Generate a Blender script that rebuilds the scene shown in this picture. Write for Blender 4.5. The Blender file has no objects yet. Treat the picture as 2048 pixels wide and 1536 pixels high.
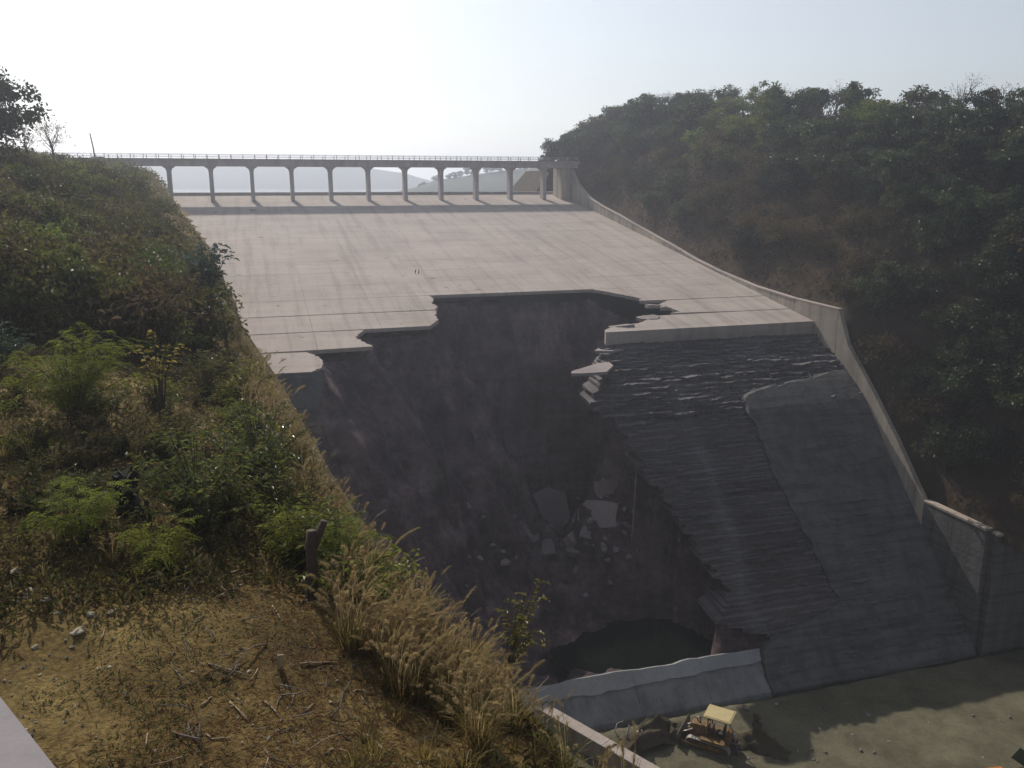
import bpy, math, random
import numpy as np
from mathutils import Vector, Matrix

# ------------------------------------------------------------------ camera, sky, sun, exposure
SC = bpy.context.scene
COL = SC.collection
PITCH = math.radians(13.3)
cam_d = bpy.data.cameras.new('camera')
cam_d.sensor_width = 36.0
cam_d.lens = 36.0 * 1704 / 2048
cam_d.clip_start = 0.05
cam_d.clip_end = 9000
cam = bpy.data.objects.new('camera', cam_d)
COL.objects.link(cam)
cam.rotation_euler = (math.pi / 2 - PITCH, 0, 0)
SC.camera = cam

SUN_AZ, SUN_EL = math.radians(27), math.radians(39.5)        # azimuth to the left of +Y
sun_dir = Vector((-math.sin(SUN_AZ) * math.cos(SUN_EL), math.cos(SUN_AZ) * math.cos(SUN_EL), math.sin(SUN_EL)))
W = bpy.data.worlds.new('World'); SC.world = W; W.use_nodes = True
nt = W.node_tree
sky = nt.nodes.new('ShaderNodeTexSky'); sky.sky_type = 'NISHITA'; sky.sun_disc = False
sky.sun_elevation = SUN_EL; sky.sun_rotation = -SUN_AZ
sky.air_density = 1.0; sky.dust_density = 1.2; sky.ozone_density = 1.5
bg = nt.nodes['Background']; bg.inputs['Strength'].default_value = 0.11
hs = nt.nodes.new('ShaderNodeHueSaturation'); hs.inputs['Saturation'].default_value = 0.5
nt.links.new(sky.outputs[0], hs.inputs['Color']); nt.links.new(hs.outputs[0], bg.inputs['Color'])
sun_l = bpy.data.lights.new('sun', 'SUN'); sun_l.energy = 4.2; sun_l.angle = math.radians(0.6); sun_l.color = (1.0, 0.92, 0.80)
sun_o = bpy.data.objects.new('sun', sun_l); COL.objects.link(sun_o)
sun_o.rotation_euler = sun_dir.to_track_quat('Z', 'Y').to_euler()
SC.view_settings.view_transform = 'Standard'; SC.view_settings.look = 'None'
SC.view_settings.exposure = 0.0; SC.view_settings.gamma = 1.0; SC.view_settings.use_curve_mapping = False
SC.cycles.use_denoising = True
SC.cycles.max_bounces = 6; SC.cycles.transparent_max_bounces = 6; SC.cycles.volume_bounces = 1
SC.cycles.diffuse_bounces = 3; SC.cycles.glossy_bounces = 2; SC.cycles.sample_clamp_indirect = 4.0

random.seed(7)
RNG = np.random.default_rng(11)

# ------------------------------------------------------------------ frames
BX, BY = 42.3, 70.5                       # right foot of the spillway face
TH = math.radians(17)
RX, RY = math.cos(TH), math.sin(TH)       # across the chute, to the right
DX, DY = math.sin(TH), -math.cos(TH)      # downstream
def ts(t, s):
    return BX + t * RX - s * DX, BY + t * RY - s * DY
def P3(t, s, z):
    x, y = ts(t, s); return (x, y, z)
def to_ts(x, y):
    qx, qy = x - BX, y - BY
    return qx * RX + qy * RY, -(qx * DX + qy * DY)
FPX = 1704.0
def ray(u, v):
    X = (u - 1024) / FPX; Y = (768 - v) / FPX
    return np.array([X, math.cos(PITCH) + Y * math.sin(PITCH), -math.sin(PITCH) + Y * math.cos(PITCH)])
def zc(s):                                # running surface of the chute
    return -15.3 + 0.154 * (s - 27.2)
FLOOR = -42.0

# ------------------------------------------------------------------ numpy noise
def _h(ix, iy, iz, seed):
    n = (ix.astype(np.int64) * 374761393 + iy.astype(np.int64) * 668265263 + iz.astype(np.int64) * 1274126177 + seed * 974634777) & 0xffffffff
    n = ((n ^ (n >> 13)) * 1274126177) & 0xffffffff
    n = (n ^ (n >> 16)) & 0xffffffff
    return n / 4294967295.0 * 2 - 1
def vnoise(x, y, z=0.0, seed=0):
    x, y, z = np.broadcast_arrays(np.asarray(x, float), np.asarray(y, float), np.asarray(z, float))
    ix, iy, iz = np.floor(x), np.floor(y), np.floor(z)
    fx, fy, fz = x - ix, y - iy, z - iz
    fx, fy, fz = [f * f * (3 - 2 * f) for f in (fx, fy, fz)]
    r = 0
    for a in (0, 1):
        for b in (0, 1):
            for c in (0, 1):
                r = r + _h(ix + a, iy + b, iz + c, seed) * (fx if a else 1 - fx) * (fy if b else 1 - fy) * (fz if c else 1 - fz)
    return r
def fbm(x, y, z=0.0, seed=0, octv=4, gain=0.5):
    a, r, f = 1.0, 0.0, 1.0
    for k in range(octv):
        r = r + a * vnoise(np.asarray(x) * f, np.asarray(y) * f, np.asarray(z) * f, seed + k); a *= gain; f *= 2.03
    return r

# ------------------------------------------------------------------ object helpers
def mesh_np(name, V, F, smooth=False):
    """V (n,3); F list of arrays of faces (m,k) or list of tuples"""
    me = bpy.data.meshes.new(name)
    V = np.asarray(V, dtype=np.float32)
    me.vertices.add(len(V)); me.vertices.foreach_set('co', V.ravel())
    if isinstance(F, np.ndarray):
        F = [F]
    if len(F) and not isinstance(F[0], np.ndarray):
        li = np.array([i for f in F for i in f], dtype=np.int32)
        tot = np.array([len(f) for f in F], dtype=np.int32)
    else:
        F = [f for f in F if len(f)]
        li = np.concatenate([f.astype(np.int32).ravel() for f in F])
        tot = np.concatenate([np.full(len(f), f.shape[1], dtype=np.int32) for f in F])
    st = np.concatenate([[0], np.cumsum(tot)[:-1]]).astype(np.int32)
    me.loops.add(len(li)); me.loops.foreach_set('vertex_index', li)
    me.polygons.add(len(tot)); me.polygons.foreach_set('loop_start', st); me.polygons.foreach_set('loop_total', tot)
    me.polygons.foreach_set('use_smooth', np.full(len(tot), bool(smooth)))
    me.update(calc_edges=True); me.validate()
    return me
def link(name, me, mat, parent=None, loc=None):
    o = bpy.data.objects.new(name, me); COL.objects.link(o)
    if mat is not None:
        if len(me.materials) == 0:
            me.materials.append(mat)
    if parent is not None: o.parent = parent
    if loc is not None: o.location = loc
    return o
def tag(o, label=None, cat=None, group=None, kind=None):
    if label: o['label'] = label
    if cat: o['category'] = cat
    if group: o['group'] = group
    if kind: o['kind'] = kind
    return o
def empty(name, label, cat, loc=(0, 0, 0), rz=0.0, group=None):
    o = bpy.data.objects.new(name, None); COL.objects.link(o); o.location = loc; o.rotation_euler = (0, 0, rz)
    o.empty_display_size = 0.2
    return tag(o, label, cat, group)
def copy_thing(root, loc, rz=0.0, sc=1.0, label=None, group=None, tilt=(0, 0)):
    r = root.copy(); COL.objects.link(r)
    r.location = loc; r.rotation_euler = (tilt[0], tilt[1], rz); r.scale = (sc, sc, sc) if not hasattr(sc, '__len__') else sc
    if label: r['label'] = label
    if group: r['group'] = group
    for ch in root.children:
        c = ch.copy(); COL.objects.link(c); c.parent = r
        for g in ch.children:
            d = g.copy(); COL.objects.link(d); d.parent = c
    return r

class MB:
    """collects shapes into one mesh"""
    def __init__(s): s.V, s.F = [], []
    def add(s, V, F):
        b = len(s.V); s.V += [tuple(v) for v in V]; s.F += [tuple(i + b for i in f) for f in F]; return s
    def hexa(s, p):   # 8 points: bottom 4 ccw, top 4 ccw
        return s.add(p, [(3, 2, 1, 0), (4, 5, 6, 7), (0, 1, 5, 4), (1, 2, 6, 5), (2, 3, 7, 6), (3, 0, 4, 7)])
    def box(s, c, d, rz=0.0, ry=0.0, rx=0.0):
        M = Matrix.Translation(c) @ Matrix.Rotation(rz, 4, 'Z') @ Matrix.Rotation(ry, 4, 'Y') @ Matrix.Rotation(rx, 4, 'X')
        hx, hy, hz = d[0] / 2, d[1] / 2, d[2] / 2
        pts = [(-hx, -hy, -hz), (hx, -hy, -hz), (hx, hy, -hz), (-hx, hy, -hz), (-hx, -hy, hz), (hx, -hy, hz), (hx, hy, hz), (-hx, hy, hz)]
        return s.hexa([M @ Vector(p) for p in pts])
    def tbox(s, t0, t1, s0, s1, za, zb):   # box in the chute frame, zb may be a pair (at s0, at s1)
        z0, z1 = za if hasattr(za, '__len__') else (za, za)
        y0, y1 = zb if hasattr(zb, '__len__') else (zb, zb)
        return s.hexa([P3(t0, s0, z0), P3(t1, s0, z0), P3(t1, s1, z1), P3(t0, s1, z1), P3(t0, s0, y0), P3(t1, s0, y0), P3(t1, s1, y1), P3(t0, s1, y1)])
    def tube(s, pts, rad, n=6, cap=True):
        pts = [Vector(p) for p in pts]; b = len(s.V); m = len(pts)
        if not hasattr(rad, '__len__'): rad = [rad] * m
        for i, p in enumerate(pts):
            a = (pts[min(i + 1, m - 1)] - pts[max(i - 1, 0)]).normalized()
            q = a.to_track_quat('Z', 'Y')
            for k in range(n):
                w = 2 * math.pi * k / n
                s.V.append(tuple(p + q @ Vector((rad[i] * math.cos(w), rad[i] * math.sin(w), 0))))
        for i in range(m - 1):
            for k in range(n):
                k2 = (k + 1) % n
                s.F.append((b + i * n + k, b + i * n + k2, b + (i + 1) * n + k2, b + (i + 1) * n + k))
        if cap:
            s.F.append(tuple(b + k for k in range(n))[::-1]); s.F.append(tuple(b + (m - 1) * n + k for k in range(n)))
        return s
    def prism(s, poly, ztop, zbot):    # poly in xy, ztop/zbot functions or lists
        n = len(poly); b = len(s.V)
        for i, p in enumerate(poly): s.V.append((p[0], p[1], ztop[i]))
        for i, p in enumerate(poly): s.V.append((p[0], p[1], zbot[i]))
        s.F.append(tuple(range(b, b + n))); s.F.append(tuple(range(b + 2 * n - 1, b + n - 1, -1)))
        for i in range(n):
            j = (i + 1) % n; s.F.append((b + j, b + i, b + n + i, b + n + j))
        return s
    def mesh(s, name, smooth=False): return mesh_np(name, np.array(s.V), s.F, smooth)
    def build(s, name, mat, parent=None, smooth=False): return link(name, s.mesh(name, smooth), mat, parent)

def grid_mesh(name, X, Y, Z, keep=None, smooth=True):
    n, m = X.shape
    V = np.stack([X, Y, Z], -1).reshape(-1, 3)
    i = np.arange(n * m).reshape(n, m)
    F = np.stack([i[:-1, :-1], i[:-1, 1:], i[1:, 1:], i[1:, :-1]], -1).reshape(-1, 4)
    if keep is not None:
        F = F[keep[:-1, :-1].ravel()]
    return mesh_np(name, V, F, smooth)

# ------------------------------------------------------------------ materials
def lin(r, g, b): return (r, g, b, 1.0)
def new_mat(name):
    m = bpy.data.materials.new(name); m.use_nodes = True
    return m, m.node_tree, m.node_tree.nodes['Principled BSDF']
def ramp(t, fac, stops):
    r = t.nodes.new('ShaderNodeValToRGB'); cr = r.color_ramp
    while len(cr.elements) < len(stops): cr.elements.new(0.5)
    for e, (p, c) in zip(cr.elements, stops): e.position = p; e.color = lin(*c)
    t.links.new(fac, r.inputs[0]); return r.outputs[0]
def noise(t, vec, scale, detail=6, rough=0.6):
    n = t.nodes.new('ShaderNodeTexNoise'); n.inputs['Scale'].default_value = scale; n.inputs['Detail'].default_value = detail
    n.inputs['Roughness'].default_value = rough
    if vec is not None: t.links.new(vec, n.inputs['Vector'])
    return n.outputs['Fac']
def wpos(t, scale=(1, 1, 1), rz=0.0):
    g = t.nodes.new('ShaderNodeNewGeometry'); m = t.nodes.new('ShaderNodeMapping')
    m.inputs['Scale'].default_value = scale
    if rz:
        r = t.nodes.new('ShaderNodeVectorRotate'); r.rotation_type = 'Z_AXIS'; r.inputs['Angle'].default_value = rz
        t.links.new(g.outputs['Position'], r.inputs['Vector']); t.links.new(r.outputs[0], m.inputs['Vector'])
    else:
        t.links.new(g.outputs['Position'], m.inputs['Vector'])
    return m.outputs[0]
def mix(t, fac, a, b, mode='MIX'):
    n = t.nodes.new('ShaderNodeMix'); n.data_type = 'RGBA'; n.blend_type = mode
    for sock, v in ((n.inputs[0], fac), (n.inputs[6], a), (n.inputs[7], b)):
        if hasattr(v, 'is_linked') or hasattr(v, 'links'): t.links.new(v, sock)
        elif hasattr(v, '__len__'): sock.default_value = lin(*v)
        else: sock.default_value = v
    return n.outputs[2]
def bump(t, b, h, strength, dist):
    n = t.nodes.new('ShaderNodeBump'); n.inputs['Strength'].default_value = strength; n.inputs['Distance'].default_value = dist
    t.links.new(h, n.inputs['Height']); t.links.new(n.outputs[0], b.inputs['Normal'])
def math_node(t, op, a, b=0.0):
    n = t.nodes.new('ShaderNodeMath'); n.operation = op
    for sock, v in ((n.inputs[0], a), (n.inputs[1], b)):
        if hasattr(v, 'links'): t.links.new(v, sock)
        else: sock.default_value = v
    return n.outputs[0]

def concrete(name, c1, c2, streak=None, streak_amt=0.5, bmp=0.3, band=False, attr=None, attr_col=None):
    m, t, b = new_mat(name)
    p = wpos(t)
    big = noise(t, p, 0.16, 5); fine = noise(t, p, 5.0, 8, 0.7)
    col = ramp(t, big, [(0.30, c2), (0.68, c1)])
    g = ramp(t, fine, [(0.3, (0.78, 0.77, 0.76)), (0.7, (1.12, 1.12, 1.12))])
    col = mix(t, 0.8, col, g, 'MULTIPLY')
    if streak == 'flow':     # washed down the chute
        sp = wpos(t, (0.9, 0.045, 0.045), -TH)
        f = noise(t, sp, 1.0, 6, 0.65)
        col = mix(t, streak_amt, col, ramp(t, f, [(0.36, (0.62, 0.60, 0.58)), (0.50, (1, 1, 1)), (0.7, (1.06, 1.05, 1.04))]), 'MULTIPLY')
        sp2 = wpos(t, (0.05, 1.1, 1.1), -TH)
        f2 = noise(t, sp2, 1.0, 4, 0.6)
        col = mix(t, 0.5, col, ramp(t, f2, [(0.34, (0.78, 0.77, 0.76)), (0.5, (1, 1, 1))]), 'MULTIPLY')
        vo = noise(t, p, 0.75, 3, 0.5)
        col = mix(t, ramp(t, vo, [(0.69, (0, 0, 0)), (0.74, (1, 1, 1))]), col, (c2[0] * 0.5, c2[1] * 0.5, c2[2] * 0.48))
    if streak == 'drip':     # run down a wall
        sp = wpos(t, (0.9, 0.9, 0.07))
        f = noise(t, sp, 1.0, 6, 0.65)
        col = mix(t, streak_amt, col, ramp(t, f, [(0.35, (0.42, 0.41, 0.40)), (0.55, (1, 1, 1)), (0.75, (1.15, 1.14, 1.1))]), 'MULTIPLY')
    if band:                 # pour lifts and crumbled layers
        sp = wpos(t, (0.12, 0.12, 2.6))
        f = noise(t, sp, 1.0, 6, 0.7)
        col = mix(t, 0.75, col, ramp(t, f, [(0.35, (0.45, 0.44, 0.44)), (0.52, (1, 1, 1)), (0.72, (1.1, 1.08, 1.06))]), 'MULTIPLY')
    if attr:
        a = t.nodes.new('ShaderNodeAttribute'); a.attribute_name = attr
        sp = wpos(t, (0.9, 0.9, 0.10)); n2 = noise(t, sp, 1.4, 6, 0.7)
        fac = math_node(t, 'MULTIPLY', a.outputs['Fac'], ramp(t, n2, [(0.32, (0.25, 0.25, 0.25)), (0.62, (1, 1, 1))]))
        col = mix(t, fac, col, attr_col)
    t.links.new(col, b.inputs['Base Color']); b.inputs['Roughness'].default_value = 0.92
    b.inputs['Specular IOR Level'].default_value = 0.25
    bump(t, b, noise(t, p, 2.2, 10, 0.7), bmp, 0.15)
    return m
def earth(name, stops, scale=0.5, det=10, bmp=0.8, dist=0.3, scale2=None, stops2=None, rough=0.95):
    m, t, b = new_mat(name); p = wpos(t)
    col = ramp(t, noise(t, p, scale, det, 0.65), stops)
    if scale2:
        col = mix(t, 1.0, col, ramp(t, noise(t, p, scale2, 8, 0.7), stops2), 'MULTIPLY')
    t.links.new(col, b.inputs['Base Color']); b.inputs['Roughness'].default_value = rough
    b.inputs['Specular IOR Level'].default_value = 0.15
    bump(t, b, noise(t, p, scale * 5, 12, 0.75), bmp, dist)
    return m
def leafy(name, c1, c2, trans=0.45, rough=0.45, spec=0.4, obj_var=0.5, dry=None, dry_at=0.8):
    m, t, b = new_mat(name)
    g = t.nodes.new('ShaderNodeNewGeometry'); oi = t.nodes.new('ShaderNodeObjectInfo')
    r = g.outputs['Random Per Island']
    stops = [(0.0, c1), (1.0, c2)] if dry is None else [(0.0, c1), (dry_at - 0.08, c2), (dry_at, dry), (1.0, dry)]
    col = ramp(t, r, stops)
    hv = t.nodes.new('ShaderNodeHueSaturation')
    mr = t.nodes.new('ShaderNodeMapRange'); mr.inputs['To Min'].default_value = 1 - obj_var; mr.inputs['To Max'].default_value = 1 + obj_var
    t.links.new(oi.outputs['Random'], mr.inputs['Value']); t.links.new(mr.outputs[0], hv.inputs['Value'])
    mh = t.nodes.new('ShaderNodeMapRange'); mh.inputs['To Min'].default_value = 0.492; mh.inputs['To Max'].default_value = 0.515
    wn = t.nodes.new('ShaderNodeTexWhiteNoise'); wn.noise_dimensions = '1D'; t.links.new(oi.outputs['Random'], wn.inputs['W'])
    t.links.new(wn.outputs['Value'], mh.inputs['Value']); t.links.new(mh.outputs[0], hv.inputs['Hue'])
    t.links.new(col, hv.inputs['Color']); col = hv.outputs[0]
    t.links.new(col, b.inputs['Base Color']); b.inputs['Roughness'].default_value = rough; b.inputs['Specular IOR Level'].default_value = spec
    tr = t.nodes.new('ShaderNodeBsdfTranslucent'); t.links.new(col, tr.inputs['Color'])
    mx = t.nodes.new('ShaderNodeMixShader'); mx.inputs[0].default_value = trans
    out = t.nodes['Material Output']
    t.links.new(b.outputs[0], mx.inputs[1]); t.links.new(tr.outputs[0], mx.inputs[2]); t.links.new(mx.outputs[0], out.inputs['Surface'])
    return m
def plain(name, c, rough=0.6, metal=0.0, var=0.25, sc=6.0):
    m, t, b = new_mat(name); p = wpos(t)
    col = ramp(t, noise(t, p, sc, 6, 0.65), [(0.3, tuple(x * (1 - var) for x in c)), (0.7, tuple(min(1, x * (1 + var)) for x in c))])
    t.links.new(col, b.inputs['Base Color']); b.inputs['Roughness'].default_value = rough; b.inputs['Metallic'].default_value = metal
    return m

M = {}
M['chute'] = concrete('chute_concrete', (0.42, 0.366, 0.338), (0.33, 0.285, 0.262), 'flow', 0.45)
M['wall'] = concrete('wall_concrete', (0.44, 0.39, 0.33), (0.31, 0.27, 0.23), 'drip', 0.6)
M['bridge'] = concrete('bridge_concrete', (0.42, 0.39, 0.39), (0.33, 0.31, 0.31), 'drip', 0.35)
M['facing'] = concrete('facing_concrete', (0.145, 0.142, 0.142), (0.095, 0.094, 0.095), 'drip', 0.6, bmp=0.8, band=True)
M['toe'] = concrete('toe_concrete', (0.30, 0.30, 0.302), (0.20, 0.20, 0.203), 'drip', 0.5, bmp=0.5)
M['skylit_tone'] = concrete('skylit_tone_ledge', (0.40, 0.40, 0.39), (0.27, 0.275, 0.28), None, bmp=0.5)  # paler grey stands in for sky light on the toe ledge
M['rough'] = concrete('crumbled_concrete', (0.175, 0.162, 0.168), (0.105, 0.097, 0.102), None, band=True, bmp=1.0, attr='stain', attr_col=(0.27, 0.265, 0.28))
M['broken'] = concrete('broken_concrete', (0.34, 0.30, 0.29), (0.22, 0.19, 0.19), None, bmp=0.9)
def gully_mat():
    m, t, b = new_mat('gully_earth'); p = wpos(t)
    col = ramp(t, noise(t, p, 0.20, 12, 0.7), [(0.28, (0.055, 0.038, 0.045)), (0.48, (0.14, 0.098, 0.112)), (0.68, (0.31, 0.235, 0.255))])  # purple cast put into the earth colour, standing in for lens veil
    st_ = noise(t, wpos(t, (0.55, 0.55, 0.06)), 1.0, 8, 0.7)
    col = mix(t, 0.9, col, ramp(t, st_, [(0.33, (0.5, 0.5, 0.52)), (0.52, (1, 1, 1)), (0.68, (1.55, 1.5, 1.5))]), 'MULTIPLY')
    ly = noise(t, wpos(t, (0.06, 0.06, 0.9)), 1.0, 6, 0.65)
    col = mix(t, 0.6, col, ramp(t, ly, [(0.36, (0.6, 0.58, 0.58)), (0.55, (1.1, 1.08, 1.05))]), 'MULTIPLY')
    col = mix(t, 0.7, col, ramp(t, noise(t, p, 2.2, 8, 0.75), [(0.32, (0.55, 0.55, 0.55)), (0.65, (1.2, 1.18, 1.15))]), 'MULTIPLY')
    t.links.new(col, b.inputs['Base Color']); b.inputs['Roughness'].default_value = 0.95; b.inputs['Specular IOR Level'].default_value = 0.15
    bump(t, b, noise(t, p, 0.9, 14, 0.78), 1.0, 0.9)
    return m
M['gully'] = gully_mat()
M['rubble'] = concrete('fallen_concrete', (0.33, 0.275, 0.285), (0.20, 0.165, 0.17), None, bmp=1.0)
M['gravel'] = earth('gravel_floor', [(0.3, (0.075, 0.070, 0.045)), (0.7, (0.16, 0.148, 0.098))], 0.3, 12, 0.7, 0.12, 4.0, [(0.3, (0.75, 0.75, 0.75)), (0.7, (1.15, 1.15, 1.15))])
M['bank'] = earth('bank_soil', [(0.28, (0.060, 0.038, 0.013)), (0.5, (0.16, 0.112, 0.040)), (0.72, (0.33, 0.245, 0.095))], 0.45, 14, 1.0, 0.12, 14.0, [(0.34, (0.42, 0.40, 0.37)), (0.64, (1.3, 1.27, 1.22))])
M['hill'] = earth('hill_soil', [(0.3, (0.035, 0.024, 0.016)), (0.7, (0.075, 0.05, 0.032))], 0.25, 10, 1.0, 0.3)
M['dirt'] = earth('mound_dirt', [(0.3, (0.055, 0.045, 0.03)), (0.7, (0.13, 0.11, 0.075))], 1.2, 12, 1.0, 0.25)
M['far'] = earth('far_hill', [(0.3, (0.05, 0.06, 0.045)), (0.7, (0.08, 0.09, 0.07))], 0.01, 6, 0.3, 1.0)
M['tree'] = leafy('tree_leaves', (0.028, 0.040, 0.014), (0.075, 0.095, 0.030), 0.35, 0.5, 0.35)
M['tree2'] = leafy('yellowgreen_leaves', (0.075, 0.105, 0.016), (0.16, 0.19, 0.035), 0.4, 0.5, 0.35, 0.35)
M['drybush'] = leafy('dry_leaves', (0.055, 0.042, 0.020), (0.13, 0.098, 0.05), 0.4, 0.7, 0.1, 0.4)
M['brush'] = leafy('brush_leaves', (0.050, 0.050, 0.014), (0.13, 0.115, 0.034), 0.4, 0.6, 0.2, 0.4)
M['shiny'] = leafy('shiny_leaves', (0.07, 0.095, 0.018), (0.17, 0.19, 0.04), 0.4, 0.3, 0.6, 0.25, dry=(0.20, 0.15, 0.05), dry_at=0.88)
M['fern'] = leafy('light_green_leaves', (0.12, 0.15, 0.018), (0.26, 0.27, 0.04), 0.5, 0.4, 0.4, 0.2)
M['bluish'] = leafy('bluish_leaves', (0.035, 0.07, 0.045), (0.08, 0.13, 0.075), 0.3, 0.3, 0.6, 0.1)
M['yellow'] = leafy('yellow_leaves', (0.13, 0.12, 0.025), (0.28, 0.22, 0.05), 0.5, 0.45, 0.3, 0.2)
M['plume'] = leafy('plume_hair', (0.25, 0.18, 0.08), (0.48, 0.37, 0.20), 0.5, 0.7, 0.15, 0.2)
M['blade'] = leafy('grass_blades', (0.11, 0.085, 0.025), (0.27, 0.19, 0.07), 0.45, 0.5, 0.25, 0.3)
M['gblade'] = leafy('green_grass_blades', (0.06, 0.075, 0.018), (0.15, 0.14, 0.04), 0.45, 0.5, 0.25, 0.3)
M['straw'] = leafy('straw', (0.08, 0.045, 0.018), (0.27, 0.17, 0.075), 0.25, 0.6, 0.25, 0.1)
M['stick'] = plain('stick_wood', (0.27, 0.195, 0.12), 0.75)
M['bark'] = plain('dark_bark', (0.055, 0.036, 0.025), 0.9, 0, 0.4)
M['twig'] = plain('grey_twigs', (0.12, 0.10, 0.085), 0.9, 0, 0.3)
M['char'] = plain('charred_wood', (0.012, 0.009, 0.007), 0.95, 0, 0.4)
M['stone'] = plain('pale_stone', (0.24, 0.21, 0.15), 0.85, 0, 0.25, 9)
M['water'] = plain('pool_water', (0.003, 0.006, 0.004), 0.06, 0, 0.2, 0.6); M['water'].node_tree.nodes['Principled BSDF'].inputs['Specular IOR Level'].default_value = 0.3
M['lake'] = plain('lake_water', (0.03, 0.05, 0.06), 0.12, 0, 0.2, 0.01)
M['yellow_paint'] = plain('worn_yellow_paint', (0.15, 0.085, 0.025), 0.75, 0, 0.65, 2.6)
M['roofpaint'] = plain('cream_canopy_paint', (0.46, 0.38, 0.19), 0.5, 0, 0.08, 2)
M['steel'] = plain('worn_steel', (0.12, 0.10, 0.09), 0.5, 0.6, 0.4, 5)
M['pale_steel'] = plain('polished_track_steel', (0.45, 0.43, 0.40), 0.4, 0.7, 0.3, 5)
M['black'] = plain('black_rubber', (0.018, 0.017, 0.016), 0.7)
M['iron'] = plain('dark_iron', (0.02, 0.015, 0.012), 0.6, 0.3)
M['skin'] = plain('skin', (0.12, 0.065, 0.04), 0.6, 0, 0.1)
M['shirt'] = plain('pale_shirt', (0.50, 0.40, 0.36), 0.85, 0, 0.15)
M['trousers'] = plain('dark_trousers', (0.020, 0.018, 0.022), 0.9, 0, 0.2)
M['paint'] = concrete('pale_painted_concrete', (0.27, 0.25, 0.258), (0.23, 0.21, 0.218), None, bmp=0.1)
M['orange'] = plain('orange_drum_paint', (0.42, 0.16, 0.02), 0.55, 0, 0.3, 3)
M['board'] = plain('dark_green_board', (0.035, 0.055, 0.025), 0.7, 0, 0.3, 3)

# ================================================================== LARGE STRUCTURE
# ------------------------------------------------------------------ left bank (foreground hillside)
def pz(u, v, Z): return ray(u, v) * Z
_bank_pts = [
    (0, 1536, 9.2), (200, 1450, 10), (600, 1500, 10), (1000, 1536, 10.6), (1250, 1570, 11.2),
    (0, 1250, 11.2), (300, 1250, 11.6), (700, 1320, 12.4), (950, 1420, 12.6),
    (0, 1060, 14), (300, 1090, 14), (640, 1190, 14.2), (780, 1250, 14.6),
    (0, 930, 17), (250, 1020, 16), (500, 1030, 17.5), (650, 1040, 19.5),
    (0, 800, 21), (250, 830, 22), (450, 900, 22.5), (560, 900, 24),
    (0, 690, 27), (250, 740, 28), (400, 790, 30), (510, 800, 32),
    (0, 560, 36), (200, 600, 38), (400, 680, 42),
    (0, 400, 55), (100, 380, 72), (200, 430, 62), (350, 520, 62),
    (120, 325, 105), (200, 327, 112), (285, 345, 132), (330, 420, 95), (0, 330, 70), (-150, 300, 70), (-300, 500, 36), (-300, 850, 18), (-300, 1300, 11),
    (275, 332, 160)]
_C = np.array([pz(*q) for q in _bank_pts])
_C = np.vstack([_C, [[-90, 190, -2], [-120, 200, 0], [-70, 180, -1], [-130, 150, 6], [-3, 2, -5.9], [4, 3, -6.6], [-10, 2, -5.2], [3, -3, -6.3], [-6, -4, -5.6]]])
def _fit(C):
    n = len(C); D = np.linalg.norm(C[:, None, :2] - C[None, :, :2], axis=-1)
    A = np.zeros((n + 3, n + 3)); A[:n, :n] = D + np.eye(n) * -0.6; A[:n, n] = 1; A[:n, n + 1:] = C[:, :2]; A[n:, :n] = A[:n, n:].T
    return np.linalg.solve(A, np.concatenate([C[:, 2], [0, 0, 0]]))
_Wt = _fit(_C)
_edge_px = [(1420, 1640, 9.0), (1330, 1600, 10), (1195, 1560, 11.2), (1075, 1465, 12.4), (1000, 1372, 13.8), (905, 1280, 15.0), (805, 1200, 16.4), (700, 1120, 18.4), (612, 1015, 22.4), (560, 900, 27.5), (515, 805, 35), (472, 715, 46), (420, 615, 62), (380, 505, 80), (335, 420, 105), (300, 352, 135), (285, 330, 152), (280, 326, 200)]
_E = np.array([pz(*q) for q in _edge_px])[:, :2]
_E = np.vstack([[9.0, -8.0], _E])
def edge_near(x, y):
    """signed distance to the brink of the bank, positive on the gully side"""
    x = np.asarray(x, float); y = np.asarray(y, float)
    best = np.full(x.shape, 1e9); pp = np.zeros(x.shape); sg = np.ones(x.shape); NX = np.zeros(x.shape); NY = np.zeros(x.shape)
    for a, b in zip(_E[:-1], _E[1:]):
        d = b - a; L2 = d @ d
        w = np.clip(((x - a[0]) * d[0] + (y - a[1]) * d[1]) / L2, 0, 1)
        ex, ey = x - a[0] - w * d[0], y - a[1] - w * d[1]
        dd = np.hypot(ex, ey); cr = d[0] * (y - a[1]) - d[1] * (x - a[0])
        pq = np.abs(cr) / math.sqrt(L2); u = (dd < best - 1e-7) | ((np.abs(dd - best) <= 1e-7) & (pq > pp)); pp = np.where(u, pq, pp); NX = np.where(u, a[0] + w * d[0], NX); NY = np.where(u, a[1] + w * d[1], NY); best = np.where(u, dd, best); sg = np.where(u, np.where(cr < 0, 1.0, -1.0), sg)
    return best * sg, NX, NY
def edge_dist(x, y): return edge_near(x, y)[0]
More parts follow.
